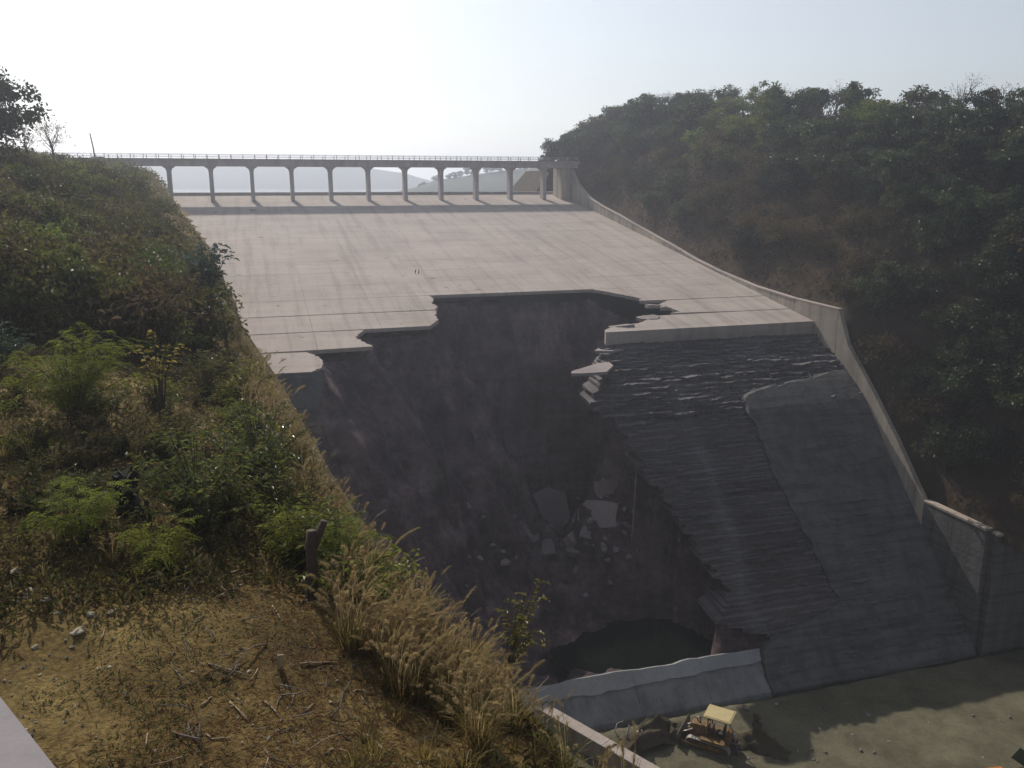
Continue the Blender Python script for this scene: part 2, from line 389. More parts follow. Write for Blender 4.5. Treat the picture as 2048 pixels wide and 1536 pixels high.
def bank_z(x, y, detail=True):
    x = np.asarray(x, float); y = np.asarray(y, float); shp = x.shape
    xf, yf = x.ravel(), y.ravel()
    d, nx_, ny_ = edge_near(xf, yf)
    xe = np.where(d > 0, nx_, xf); ye = np.where(d > 0, ny_, yf)
    z = np.full(xf.shape, _Wt[len(_C)]) + _Wt[len(_C) + 1] * xe + _Wt[len(_C) + 2] * ye
    for (cx, cy, cz), w in zip(_C, _Wt): z = z + w * np.hypot(xe - cx, ye - cy)
    z = z - 2.0 * np.logaddexp(0, d * 3.5) / 3.5
    dist = np.hypot(xf, yf)
    if detail:
        z = z + 0.10 * fbm(xf * 0.7, yf * 0.7, 0, 3) + np.clip(dist / 60, 0, 1) * 0.6 * fbm(xf * 0.2, yf * 0.2, 0, 9) + 0.02 * fbm(xf * 4, yf * 4, 0, 5, 3)
    t, s = to_ts(xf, yf)
    inch = (t > -63.4) & (s > 20.0)
    z = np.where(inch, np.minimum(z, zc(s) - 3.5), z)
    inlow = (t > -62.0) & (s <= 20.0) & (s > 1.5)
    z = np.where(inlow, np.minimum(z, -44.0), z)
    z = np.where((t > -92) & (s > 108) | (s > 116), np.minimum(z, -8), z)
    near_ch = (t > -75) & (t <= -63.4) & (s > 24) & (s < 108)
    z = np.where(near_ch, np.maximum(z, zc(s) - 0.6), z)
    return np.maximum(z, -44.5).reshape(shp)
def _lines(a, dense0, dense1, b, step, growth):
    c = list(np.arange(dense0, dense1 + 1e-6, step)); w = step
    x = dense1
    while x < b: w *= growth; x += w; c.append(x)
    w = step; x = dense0
    while x > a: w *= growth; x -= w; c.insert(0, x)
    return np.array(c)
_gx = _lines(-120, -13, 11, 30, 0.17, 1.06); _gy = _lines(-10, 3, 30, 230, 0.17, 1.035)
GX, GY = np.meshgrid(_gx, _gy, indexing='xy')
GZ = bank_z(GX, GY)
me = grid_mesh('left_bank', GX, GY, GZ)
tag(link('left_bank_ground', me, M['bank']), kind='structure')
def on_ground(u, v, r0=6.0, r1=160.0):
    """where a line of sight meets the bank"""
    r = ray(u, v); k = np.concatenate([np.arange(r0, 40, 0.05), np.arange(40, r1, 0.4)])
    z = bank_z(r[0] * k, r[1] * k); below = np.nonzero(r[2] * k <= z)[0]
    i = below[0] if len(below) else len(k) - 1
    return Vector((r[0] * k[i], r[1] * k[i], z[i]))

# ------------------------------------------------------------------ right hillside
_zw_s = np.array([-80, -3, 0, 8, 12.7, 17, 21, 23, 31, 40, 55, 66, 85, 95, 102, 107, 119, 128, 140, 420])
_zw_z = np.array([-34, -31, -31, -30.5, -25.5, -21.3, -17.5, -14, -13.6, -13.1, -11.2, -8.3, -5.1, -3.5, -0.8, 3.2, 3.6, 1.5, -6.5, -9])
_zr_s = np.array([-80, 0, 25, 45, 60, 80, 105, 120, 132, 150, 300, 420])
_zr_z = np.array([3.0, 5.5, 6.6, 7.0, 9.8, 11.2, 12.2, 12.0, 8.0, -6.0, -8.0, -9.0])
def hill_z(t, s):
    zw = np.interp(s, _zw_s, _zw_z); zr = np.interp(s, _zr_s, _zr_z)
    w = np.clip((t - 1.2) / 19.0, 0, 1.0); w = 1 - (1 - w) ** 1.5
    z = zw - 0.25 + (zr - zw) * w + np.clip((t - 20) / 60, 0, 1) * -3.0
    return z + np.clip(t / 6, 0, 1) * 0.7 * fbm(t * 0.15, s * 0.15, 0, 21)
_tt = np.concatenate([np.array([1.15]), np.arange(2.0, 40, 1.2), np.arange(40, 140, 8)]); _ss = np.concatenate([np.arange(-90, 140, 1.5), np.arange(140, 430, 8)])
TT, SS = np.meshgrid(_tt, _ss, indexing='xy')
X, Y = ts(TT, SS)
tag(link('right_hillside', grid_mesh('right_hillside', X, Y, hill_z(TT, SS)), M['hill']), kind='structure')

# ------------------------------------------------------------------ basin floor
FX, FY = np.meshgrid(np.arange(-20, 100, 0.4), np.arange(8, 82, 0.4), indexing='xy')
ft, fs = to_ts(FX, FY)
_u = FX - 24.0 + 0.10 * (FY - 56.5) ** 2; _m = np.exp(-((FX - 24.5) / 3.2) ** 4 - ((FY - 58.0) / 2.6) ** 4)
FZ = FLOOR + 0.14 * fbm(FX * 0.35, FY * 0.35, 0, 31) + 0.07 * fbm(FX * 1.2, FY * 0.5, 0, 36, 3) + 0.10 * np.sin((FX * 0.55 + FY * 1.9) * 2.2 + 2 * vnoise(FX * 0.2, FY * 0.2, 0, 5)) * np.clip(vnoise(FX * 0.12, FY * 0.12, 0, 8) + 0.4, 0, 1) + 0.09 * _m * np.sin(_u * 7.0) - 0.45 * np.clip((fs + 0.9) / 0.6, 0, 1) - 0.6 * (fs > 0.6)
tag(link('gravel_ground', grid_mesh('gravel_ground', FX, FY, FZ), M['gravel']), kind='structure')

# ------------------------------------------------------------------ washed out gully under the chute
def face_z(s): return np.interp(s, [0, 3.3, 12.0, 15.5, 18.0, 20.5, 23.5, 26.9], [-42, -38.0, -28.5, -24.75, -22.35, -20.45, -18.6, -16.9])
_fl_z = np.array([-43, -38.5, -37.3, -35.4, -32.4, -28.4, -22.9, -21.0, -19.0, -16.9]); _fl_t = np.array([-19.8, -20.2, -24.4, -22.3, -23.9, -25.8, -28.3, -30.2, -27.5, -26.2])
def face_left(z): return np.interp(z, _fl_z, _fl_t)
OUT = [(-77, 22), (-62.5, 21.5), (-56.2, 21.8), (-55.6, 24), (-56.4, 26.6), (-50.6, 27.2), (-51.4, 30.5), (-50.2, 33.0), (-43.6, 33.6), (-42.2, 35), (-41.7, 37.3), (-41.3, 43.0), (-20.8, 43.3), (-15.6, 38.8), (-16.6, 36.5), (-17.6, 33), (-17.5, 30.8), (-20.5, 28.6), (-24.0, 25.0), (-27.6, 20.8), (-26.6, 17), (-24.4, 12), (-22.9, 8.4), (-22.3, 5.7), (-24.5, 4.3)]
SLP = [1.15, 1.3, 1.6, 1.6, 1.5, 1.7, 1.8, 1.8, 2.2, 2.6, 3.0, 3.2, 3.0, 3.4, 4.0, 4.5, 4.5, 4.5, 4.5, 6, 7, 7, 7, 6]
def ztop_of(t, s): return min(zc(s) - 1.15, float(face_z(np.float64(s))) - 2.2 if (t > -31 and s < 27.5) else 99)
HT, HS = np.meshgrid(np.arange(-76, 1.0, 0.36), np.concatenate([np.arange(2.2, 46, 0.32)]), indexing='xy')
def pit_z(T, S):
    wx = 1.1 * fbm(T * 0.22, S * 0.22, 0, 41, 3); wy = 1.1 * fbm(T * 0.22, S * 0.22, 7.7, 42, 3)
    gx, gy = T + 0.7 * wx, S + 0.7 * wy
    acc = np.zeros(T.shape); inside = np.zeros(T.shape, bool)
    poly = OUT + [(-24.5, 1.0), (-77, 1.0)]
    for (a, b) in zip(poly, poly[1:] + poly[:1]):
        cond = ((a[1] > S) != (b[1] > S))
        xx = (b[0] - a[0]) * (S - a[1]) / ((b[1] - a[1]) if b[1] != a[1] else 1e-9) + a[0]
        inside ^= cond & (T < xx)
    k = 1.3
    for (a, b), sl in zip(zip(OUT[:-1], OUT[1:]), SLP):
        d = np.array(b) - np.array(a); L2 = d @ d
        def dst(px, py):
            w = np.clip(((px - a[0]) * d[0] + (py - a[1]) * d[1]) / L2, 0, 1)
            return np.hypot(px - a[0] - w * d[0], py - a[1] - w * d[1]), w
        d0, w = dst(T, S); d1, _ = dst(gx, gy)
        m = np.clip(d0 / 3.0, 0, 1); dd = d0 * (1 - m) + d1 * m
        za = ztop_of(*a) * (1 - w) + ztop_of(*b) * w
        z = za - sl * dd * (1 + 0.16 * np.clip(vnoise(w * np.sqrt(L2) * 0.45 + a[0], dd * 0.06, 0, 51), -1, 1))
        acc += np.exp(np.clip(k * (z + 40) * 0.6, -40, 40))
    for a, b, sl in (((-43.5, 33.5, -17), (-37.5, 22, -33), 2.2), ((-55.5, 21, -18), (-45, 8, -37), 1.3), ((-23.5, 27, -29.5), (-27, 13, -39), 1.6), ((-33, 41, -20), (-35, 33, -35), 3.2), ((-49, 28, -20), (-43, 14, -36), 1.8)):
        dx_, dy_ = b[0] - a[0], b[1] - a[1]
        w = np.clip(((gx - a[0]) * dx_ + (gy - a[1]) * dy_) / (dx_ ** 2 + dy_ ** 2), 0, 1); dd = np.hypot(gx - a[0] - w * dx_, gy - a[1] - w * dy_)
        acc += np.exp(np.clip(k * (a[2] + (b[2] - a[2]) * w - sl * dd + 40) * 0.6, -40, 40))
    z = np.log(acc + 1e-9) / (k * 0.6) - 40
    zf = -40.9 + 0.07 * np.clip(S - 12, 0, 20) + 0.9 * fbm(T * 0.3, S * 0.3, 0, 61) - 0.25 * np.clip(T + 44, -14, 0)
    z = np.log(np.exp(np.clip(0.9 * (z + 40), -60, 60)) + np.exp(0.9 * (zf + 40))) / 0.9 - 40
    # strata, ribs and crumbs
    deep = np.clip((zc(S) - 1.5 - z) / 2.0, 0, 1)
    z = z + deep * (0.55 * fbm(T * 0.5, S * 0.5, z * 0.25, 71, 5) + 1.9 * np.abs(vnoise(T * 0.30 + 0.2 * S, S * 0.07, 0, 77)) + 1.2 * np.abs(vnoise(T * 0.75 + 0.1 * S, S * 0.10, 0, 79)) - 1.1)
    z = z + deep * 0.7 * vnoise(T * 0.06, S * 0.06, z * 0.9, 78)
    z = np.where((T > -40) & (S > 6), np.minimum(z, np.minimum(zc(S) - 1.15, -13.9 - 0.84 * (43 - S))), z)
    # pool hollow
    e = ((T + 29.0) / 7.2) ** 2 + ((S - 8.3) / 4.3) ** 2
    z = np.where(e < 1.6, np.minimum(z, -40.95 - 1.6 * np.clip(1.15 - e, -0.35, 1)), z)
    z = np.where(inside, z, np.minimum(zc(S) - 1.55, np.where((T > -31), face_z(S) - 0.9, 99)))
    z = np.where((T > -40) & (T < -22.5) & (S > 17), np.minimum(z, -14.2 - 0.84 * (43 - S)), z)
    lim = np.where(S < 20.8, np.where(T < -30, zc(np.full(S.shape, 20.8)) - 1.3 - 1.1 * (20.8 - S), 99), 99)
    z = np.where((T < -56) & (S < 22), np.minimum(z, lim), z)
    return z
HZ = pit_z(HT, HS)
HX, HY = ts(HT, HS)
wob = 0.35 * fbm(HT * 0.8, HZ * 0.8, 3.3, 91, 4) * np.clip((zc(HS) - 2.2 - HZ) / 2, 0, 1)
HX2, HY2 = HX + DX * wob, HY + DY * wob
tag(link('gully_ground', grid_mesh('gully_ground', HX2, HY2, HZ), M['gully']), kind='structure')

# pool
NP = 40; pl = []
for i in range(NP):
    a = 2 * math.pi * i / NP; rr = 1.22 + 0.05 * math.sin(3 * a)
    pl.append(P3(-29.0 + 7.2 * rr * math.cos(a), 8.3 + 4.3 * rr * math.sin(a), -41.05))
tag(link('pool_water', mesh_np('pool_water', np.array(pl), [tuple(range(NP))[::-1]]), M['water']), kind='structure')

# ------------------------------------------------------------------ far country: reservoir and hills
def hill_mesh(name, pts, depth, mat, seed, rough=2.0, base=-4.0):
    """ridge along pts (x, y, ztop), sloping to base in front and behind"""
    pts = np.array(pts, float); L = np.concatenate([[0], np.cumsum(np.hypot(*np.diff(pts[:, :2], axis=0).T))])
    u = np.linspace(0, L[-1], 220); x = np.interp(u, L, pts[:, 0]); y = np.interp(u, L, pts[:, 1]); z = np.interp(u, L, pts[:, 2])
    w = np.linspace(-1, 1, 25)
    U, Wd = np.meshgrid(np.arange(len(u)), w, indexing='xy')
    Xh = x[U] + Wd * depth * 0.1; Yh = y[U] + Wd * depth
    prof = np.clip(1 - np.abs(Wd), 0, 1) ** 0.8
    Zh = base + (z[U] - base) * prof + rough * prof * fbm(Xh / (depth * 0.35), Yh / (depth * 0.35), 0, seed)
    return link(name, grid_mesh(name, Xh, Yh, Zh), mat)
tag(hill_mesh('far_hills', [(-900, 1080, 16), (-560, 1100, 22), (-380, 1100, 25), (-300, 1100, 24), (-215, 1100, 24.5), (-190, 1100, 20), (-160, 1100, 15), (-128, 1100, 9), (-95, 1100, 0), (-60, 1100, -8)], 160, M['far'], 101, 1.2, -8), kind='structure')
tag(hill_mesh('near_shore_hills', [(-66, 560, -6), (-50, 560, 1), (-25, 560, 5.5), (0, 560, 8.5), (50, 560, 10), (140, 560, 12), (320, 560, 14)], 70, M['far'], 103, 1.0, -6), kind='structure')
tag(link('reservoir_water', mesh_np('reservoir_water', np.array([(-2300, 190, -6.5), (1300, 190, -6.5), (1300, 2400, -6.5), (-2300, 2400, -6.5)]), [(0, 1, 2, 3)]), M['lake']), kind='structure')
tag(link('valley_ground', mesh_np('valley_ground', np.array([(-2300, -70, -45.2), (1300, -70, -45.2), (1300, 2400, -45.2), (-2300, 2400, -45.2)]), [(0, 1, 2, 3)]), M['hill']), kind='structure')

# ------------------------------------------------------------------ the chute: slabs with joints, broken round the hole
chute = empty('spillway_chute', 'broad concrete spillway chute of jointed slabs with a huge hole broken through it', 'spillway', P3(-31, 60, zc(60) - 2))
def part(o, parent):
    """parent without moving it"""
    o.parent = parent; o.matrix_parent_inverse = Matrix.Translation(-Vector(parent.location)); return o
ROWS = [21.0, 26.4, 31.8, 37.3, 43.0] + [43.0 + 5.65 * k for k in range(1, 12)]
COLS = [-62.4 + 6.95 * k for k in range(10)]
COLS[-1] = 0.1
TK = 0.38
def left_at(s): return -62.4 - 0.0 * s - max(0, s - 30) * 0.165 if s > 30 else -62.4
def slab(poly_ts, thick=TK, drop=0.0, g=0.0):
    b = MB(); n = len(poly_ts)
    b.prism([ts(*q) for q in poly_ts], [zc(q[1]) - drop for q in poly_ts], [zc(q[1]) - drop - thick for q in poly_ts])
    return b
def jag(a, b, amp, n, rnd):
    out = []
    for i in range(1, n):
        w = i / n; out.append((a[0] + (b[0] - a[0]) * w + rnd.uniform(-amp, amp), a[1] + (b[1] - a[1]) * w + rnd.uniform(-amp, amp) * 0.5))
    return out
rb = random.Random(3)
# broken boundary of each row, from downstream to upstream
HL = {0: [(-56.4, 20.9), (-55.6, 21.8), (-55.3, 23.0), (-55.5, 24.6), (-56.5, 26.1)],
      1: [(-50.2, 26.6), (-50.7, 27.4), (-51.5, 29.6), (-51.2, 30.4), (-50.2, 31.7)],
      2: [(-43.5, 31.9), (-42.6, 33.2), (-42.1, 34.0), (-42.3, 35.2), (-41.8, 36.2), (-41.7, 37.2)],
      3: [(-41.7, 37.4), (-41.2, 38.5), (-41.6, 40.2), (-41.0, 41.6), (-41.2, 42.9)]}
HR = {1: [(-25.6, 27.6), (-24.6, 28.4), (-22.2, 29.0), (-20.0, 29.8), (-17.9, 31.7)],
      2: [(-15.4, 32.3), (-13.9, 32.7), (-14.6, 34.6), (-15.2, 35.6), (-14.0, 36.6), (-13.2, 37.2)],
      3: [(-16.9, 37.4), (-16.2, 38.2), (-17.2, 39.5), (-18.3, 40.6), (-20.6, 42.9)]}
shared = {}
def put_slab(b, name='slab', mat='chute'):
    o = link(name, b.mesh(name), M[mat]); return part(o, chute)
for r in range(len(ROWS) - 1):
    s0, s1 = ROWS[r], ROWS[r + 1]; g = 0.05 if r < 4 else 0.011
    drop = {0: 0.10, 1: 0.06, 2: 0.03, 3: 0.0}.get(r, 0.0)
    for c in range(9):
        jg = 0.012 if r < 5 else 0.005; t0, t1 = COLS[c] + jg, COLS[c + 1] - jg
        a0, a1 = s0 + g, s1 - g
        lo = [(t0, a0), (t1, a0)]; up = [(t1, a1), (t0, a1)]
        if c == 0:
            lo[0] = (left_at(a0), a0); up[1] = (left_at(a1), a1)
        if r in HL and r < 4:
            bl = HL[r]; tmin = min(q[0] for q in bl); tmax = max(q[0] for q in bl)
            br = HR.get(r)
            L = R = None
            if t1 <= tmin: L = 'full'
            elif t0 < tmin - 0.2: L = 'cut'
            if br is not None:
                rmax = max(q[0] for q in br); rmin = min(q[0] for q in br)
                if t0 >= rmax - 0.01: R = 'full'
                elif t1 > rmax + 0.2: R = 'cut'
            if L == 'full' or R == 'full': pass
            elif L == 'cut':
                edge = [bl[0]]
                for p, q in zip(bl[:-1], bl[1:]): edge += jag(p, q, 0.17, 7, rb) + [q]
                put_slab(slab([lo[0]] + edge + [up[1]], TK, drop)); continue
            elif R == 'cut':
                edge = [br[-1]]
                for p, q in zip(br[::-1][:-1], br[::-1][1:]): edge += jag(p, q, 0.19, 7, rb) + [q]
                if r == 1:
                    edge[-1] = (edge[-1][0], 27.0)
                    lo[1] = (t1, 27.0)
                put_slab(slab([lo[1], up[0]] + edge, 1.4 if r == 1 else TK, drop)); continue
            else:
                continue
            if R == 'full' and r == 1:
                e0 = 27.0 if c != 6 else 27.25
                lo = [(t0, 27.0), (t1, 27.0)]
                put_slab(slab([lo[0]] + jag(lo[0], lo[1], 0.05, 8, rb) + [lo[1], up[0], up[1]], 1.45, drop)); continue
        if r >= 4 and 0 < c < 8:
            key = (r == 4)
            if key not in shared:
                b = MB(); w = t1 - t0; h = a1 - a0
                pts = [(0, 0), (w, 0), (w, h), (0, h)]
                pl_ = [(q[0] * RX - q[1] * DX, q[0] * RY - q[1] * DY) for q in pts]
                b.prism(pl_, [0.154 * q[1] for q in pts], [0.154 * q[1] - TK for q in pts]); shared[key] = b.mesh('slab')
                shared[key].materials.append(M['chute'])
            o = link('slab', shared[key], None); o.location = P3(t0, a0, zc(a0) + rb.uniform(-0.006, 0.006)); part(o, chute)
        else:
            put_slab(slab(lo + up, TK, drop))
# crest floor, sill
TLc = -80.0
b = MB(); b.tbox(-95, 0.1, ROWS[-1] + 0.03, 112, (zc(ROWS[-1]) - 2, zc(112) - 2), (zc(ROWS[-1]), zc(112))); put_slab(b, 'crest_floor')
b = MB(); b.tbox(-96, 0.1, 112.003, 115, -8, (-1.75, -1.75)); put_slab(b, 'crest_sill', 'bridge')
# the left foot that still hangs on: a curved plate of the steep face
b = MB()
tl = np.linspace(-61.6, -55.4, 14); front = []
for i, t in enumerate(tl):
    w = (t + 61.6) / 6.2
    depth = 6.6 * math.sqrt(max(0.02, 1 - max(0, (w - 0.15) / 0.85) ** 2.2)) * (0.55 + 0.45 * min(1, (1 - w) * 3 + 0.3)) + 0.12 * rb.uniform(-1, 1)
    front.append((t, depth))
n = len(front); V = []
for off in (0.0, 0.7):
    for (t, dep) in front:
        for j in range(5):
            w = j / 4; V.append(P3(t, 20.95 - dep * w * 0.62 + off, zc(20.9) - 0.12 - dep * w))
F = []
for i in range(n - 1):
    for j in range(4):
        a = i * 5 + j; F.append((a, a + 1, a + 6, a + 5)); q = a + n * 5; F.append((q, q + 5, q + 6, q + 1))
    a = i * 5 + 4; F.append((a, a + n * 5, a + n * 5 + 5, a + 5))
for j in range(4):
    a = (n - 1) * 5 + j; F.append((a, a + 1, a + 1 + n * 5, a + n * 5)); a = j; F.append((a, a + n * 5, a + 1 + n * 5, a + 1))
put_slab(MB().add(V, F), 'hanging_facing', 'facing')

# ------------------------------------------------------------------ steep face: crumbled layers on the right
rng = np.random.default_rng(5)
ncol = 150; zl = []
z = -16.72
lifts = [z]
while z > -41.9:
    z -= rng.uniform(0.12, 0.55) ** 1.0 * (0.75 if z > -23 else 0.8); lifts.append(max(z, -42.0))
lifts = np.array(lifts)
def s_of(z): return np.interp(z, [-42, -38.0, -28.5, -24.75, -22.35, -20.45, -18.6, -16.9], [0, 3.3, 12.0, 15.5, 18.0, 20.5, 23.5, 26.9])
def s_fac(z): return (z + 42) / 1.2
rows_s, rows_z, rows_t = [], [], []
w = np.linspace(0, 1, ncol)
for k in range(len(lifts) - 1):
    za, zb = lifts[k], lifts[k + 1]; zm = (za + zb) / 2
    tl_ = face_left(zm) + rng.uniform(-0.5, 0.5); t = tl_ + (0.12 - tl_) * w
    base = s_of(np.float64(zm))
    amp = 0.40 if zm > -23 else 0.17
    rag = amp * fbm(t * 0.55, k * 3.7, 0, 200, 5, 0.65) + (0.22 if zm > -23 else 0.10) * vnoise(t * 0.08, k * 1.3, 0, 203) + 0.30 * fbm(t * 0.12, zm * 0.12, 0, 204, 3)
    s = np.minimum(base + rag, 26.85)
    jit = (0.10 if zm > -23 else 0.07) * fbm(t * 0.9, k * 2.1, 5, 210, 5, 0.7)
    for zz in (za, zb):
        rows_t.append(t); rows_s.append(s + (0.05 if zz == zb else 0)); rows_z.append(zz + jit)
RT, RS, RZ = np.array(rows_t), np.array(rows_s), np.array(rows_z)
# broken left end: fold back into the gully
RT = np.hstack([RT[:, :1] + 0.5, RT[:, :1] + 0.2 + 0.15 * rng.uniform(-1, 1, (len(RT), 1)), RT]); RS = np.hstack([np.minimum(RS[:, :1] + 4.0, 26.8), np.minimum(RS[:, :1] + 1.4, 26.8), RS]); RZ = np.hstack([RZ[:, :1], RZ[:, :1], RZ])
XF, YF = ts(RT, RS)
face = empty('spillway_wall', 'steep dark spillway face of crumbled concrete layers right of the hole', 'spillway face', P3(-12, 8, -42))
me = grid_mesh('crumbled_layers', XF[::-1], YF[::-1], RZ[::-1], smooth=False)
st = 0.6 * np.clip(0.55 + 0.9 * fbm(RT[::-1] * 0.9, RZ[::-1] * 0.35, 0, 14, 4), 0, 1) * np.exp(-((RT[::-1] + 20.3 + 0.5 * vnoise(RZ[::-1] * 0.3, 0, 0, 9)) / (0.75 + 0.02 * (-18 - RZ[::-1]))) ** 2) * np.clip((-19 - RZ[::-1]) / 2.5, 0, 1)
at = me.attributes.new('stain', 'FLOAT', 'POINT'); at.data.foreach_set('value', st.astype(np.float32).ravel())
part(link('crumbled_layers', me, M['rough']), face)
# ledge that catches the sun at the left end of the layers
b = MB(); pp = [(-32.0, 20.4), (-30.9, 20.1), (-28.4, 20.05), (-26.6, 22.6), (-26.3, 24.5), (-27.8, 24.0), (-31.6, 21.3)]
b.prism([ts(*q) for q in pp], [-18.0] * 7, [-18.3] * 7); part(b.build('ledge', M['broken']), face)
b = MB(); pp = [(-27.2, 26.2), (-25.5, 25.4), (-24.0, 25.9), (-24.4, 27.2), (-26.2, 27.4)]
b.prism([ts(*q) for q in pp], [-17.1] * 5, [-17.3] * 5); part(b.build('ledge', M['broken']), face)
# smooth facing that is left on the right: panels with lift joints
def fac_left(z): return np.interp(z, [-42, -39, -38.3, -37.1, -32.6, -28.3, -24.8, -21.5, -21.1, -20.6, -20.3, -19.8], [-21.0, -20.9, -17.5, -11.6, -12.6, -13.6, -13.9, -14.1, -13.0, -9.6, -5.2, -1.6])
zs = [-19.8, -21.6, -24.2, -28.0, -31.8, -35.6, -39.2, -42.3]
for k in range(len(zs) - 1):
    za, zb = zs[k], zs[k + 1]
    edges = [None, -9.3, -4.6, 0.1]
    zz = np.linspace(za, zb, 9)
    for c in range(3):
        V = []; m_ = 9
        tr = edges[c + 1] - (0.012 if c < 2 else 0)
        for j, z in enumerate(zz):
            lft = float(fac_left(z)) + 0.35 * float(fbm(z * 1.1, 3.1, 0, 44, 4)) if c == 0 else max(edges[c] + 0.012, float(fac_left(z)) + 0.2 * float(fbm(z * 1.3, 1.1, 0, 45, 4)))
            if lft > tr - 0.1: lft = tr - 0.1
            zj = z - (0.012 if j == 0 else 0) + (0.012 if j == m_ - 1 else 0)
            for off in (-0.72 if zj > -22.5 else -0.72 + 0.42 * min(1.0, (-22.5 - zj) / 3), 0.55):
                for t in (lft, tr):
                    V.append(P3(t, float(s_of(np.float64(zj))) + off, zj))
        F = []
        for j in range(m_ - 1):
            a = j * 4; F += [(a, a + 4, a + 5, a + 1), (a + 2, a + 3, a + 7, a + 6), (a, a + 2, a + 6, a + 4), (a + 1, a + 5, a + 7, a + 3)]
        F += [(0, 1, 3, 2)]; a = (m_ - 1) * 4; F += [(a, a + 2, a + 3, a + 1)]
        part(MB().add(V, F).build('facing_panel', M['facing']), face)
# toe: sloping band and ledge along the foot
for c in range(5):
    t0, t1 = -52 + 6.3 * c, -52 + 6.3 * (c + 1) - 0.03 + (1.2 if c == 4 else 0)
    n = 9; V = []; V2 = []
    for i in range(n):
        t = t0 + (t1 - t0) * i / (n - 1)
        e = 0.10 * float(fbm(t * 0.4, 0, 0, 301, 4)); lo = 1.75 + 0.12 * float(fbm(t * 0.9, 0, 0, 304, 3))
        for (q, z) in ((-0.15, -42.7), (0.0, -42.0), (1.3, -40.72), (2.6 + e, -39.5 + e), (3.0 + e, -39.6 + e), (3.6, -43.2)):
            V.append(P3(t, q, z))
        for (q, z) in ((lo, -42 + lo * 0.985 + 0.0), (lo - 0.05, -42 + lo * 0.985 + 0.07), (2.6 + e, -39.42 + e), (2.75 + e, -39.5 + e)):
            V2.append(P3(t, q - 0.02, z + 0.02))
    F = []
    for i in range(n - 1):
        for j in range(5): a = i * 6 + j; F.append((a, a + 6, a + 7, a + 1))
    F += [tuple(range(6)), tuple(range((n - 1) * 6, n * 6))[::-1]]
    part(MB().add(V, F).build('toe_slab', M['toe']), face)
    F = []
    for i in range(n - 1):
        for j in range(3): a = i * 4 + j; F.append((a, a + 4, a + 5, a + 1))
    part(MB().add(V2, F).build('skylit_tone_ledge', M['skylit_tone']), face)  # thin strip along the toe top, coloured paler for sky light
# concrete mass hidden behind the layers, so that no light leaks
b = MB(); b.tbox(-20, 0.1, 4.5, 26, (-44, -44), (-40, -19.5)); part(b.build('core', M['rough']), face)

# ------------------------------------------------------------------ training walls
rw = empty('training_wall', 'low concrete training wall climbing along the right edge of the chute', 'wall', P3(0.6, 60, zc(60)))
WS = [23.0, 31.0, 40.0, 48, 55.0, 62, 69, 76, 83, 90, 95.5, 102.0, 107.0]
WZ = [-13.45, -13.3, -12.75, -11.8, -10.7, -9.3, -8.0, -6.7, -5.3, -4.1, -2.9, -0.3, 3.75]
for k in range(len(WS) - 1):
    b = MB(); j = random.Random(k).uniform(-0.04, 0.04)
    b.tbox(0.13, 0.62, WS[k] + 0.02, WS[k + 1] - 0.02, (zc(WS[k]) - 2.5, zc(WS[k + 1]) - 2.5), (WZ[k] - 0.12, WZ[k + 1] - 0.12))
    p_ = part(b.build('wall_panel', M['wall']), rw)
    b = MB(); b.tbox(0.08 + j, 0.72 + j, WS[k] + 0.03, WS[k + 1] - 0.03, (WZ[k] - 0.117, WZ[k + 1] - 0.117), (WZ[k] + 0.03, WZ[k + 1] + 0.03))
    o = b.build('coping', M['chute']); o.parent = p_; o.matrix_parent_inverse = p_.matrix_world.inverted() if False else Matrix.Translation(Vector((0, 0, 0)))
DS = [7.9, 12.7, 17.0, 21.0, 22.96]; DZ = [-30.1, -24.9, -20.7, -17.1, -13.45]
for k in range(4):
    b = MB(); b.tbox(0.13, 0.62, DS[k] + 0.02, DS[k + 1] - 0.02, (DZ[k] - 6, DZ[k + 1] - 6), (DZ[k], DZ[k + 1])); part(b.build('wall_panel', M['wall']), rw)
bw = empty('basin_wall', 'tall dark retaining wall beside the foot of the spillway face', 'wall', P3(0.6, 2, -42))
for k, (a, c) in enumerate([(4.2, 7.86), (0.42, 4.16)]):
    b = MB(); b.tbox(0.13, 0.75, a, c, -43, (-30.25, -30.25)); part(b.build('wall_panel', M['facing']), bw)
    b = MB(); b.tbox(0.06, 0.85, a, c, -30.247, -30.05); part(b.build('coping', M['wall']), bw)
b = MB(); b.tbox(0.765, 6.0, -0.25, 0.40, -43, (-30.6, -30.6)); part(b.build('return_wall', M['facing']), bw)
b = MB(); b.tbox(0.78, 6.0, -0.32, 0.46, -30.597, -30.4); part(b.build('coping', M['wall']), bw)
lw = empty('training_wall', 'dark end of the left training wall among dry grass at the chute corner', 'wall', P3(-62.8, 40, zc(40)))
LS = [29.2, 40, 52, 64, 76, 88, 100]
for k in range(len(LS) - 1):
    b = MB(); ta, tb = left_at(LS[k]), left_at(LS[k + 1])
    pts = [P3(ta - 0.7, LS[k], zc(LS[k]) - 3), P3(ta - 0.03, LS[k], zc(LS[k]) - 3), P3(tb - 0.03, LS[k + 1] - .03, zc(LS[k + 1]) - 3), P3(tb - 0.7, LS[k + 1] - .03, zc(LS[k + 1]) - 3)]
    top = [(p[0], p[1], zc(to_ts(p[0], p[1])[1]) + 0.15) for p in pts]
    b.hexa(pts + top); part(b.build('wall_panel', M['wall']), lw)
b = MB(); q = [(-63.2, 29.15), (-62.45, 29.15), (-60.35, 24.9), (-61.05, 24.7)]
b.prism([ts(*p) for p in q], [zc(p[1]) + 0.12 for p in q], [zc(p[1]) - 3.6 for p in q]); part(b.build('wing_wall', M['wall']), lw)
b = MB(); q = [(-61.05, 24.66), (-60.35, 24.86), (-60.9, 20.9), (-61.6, 20.9)]
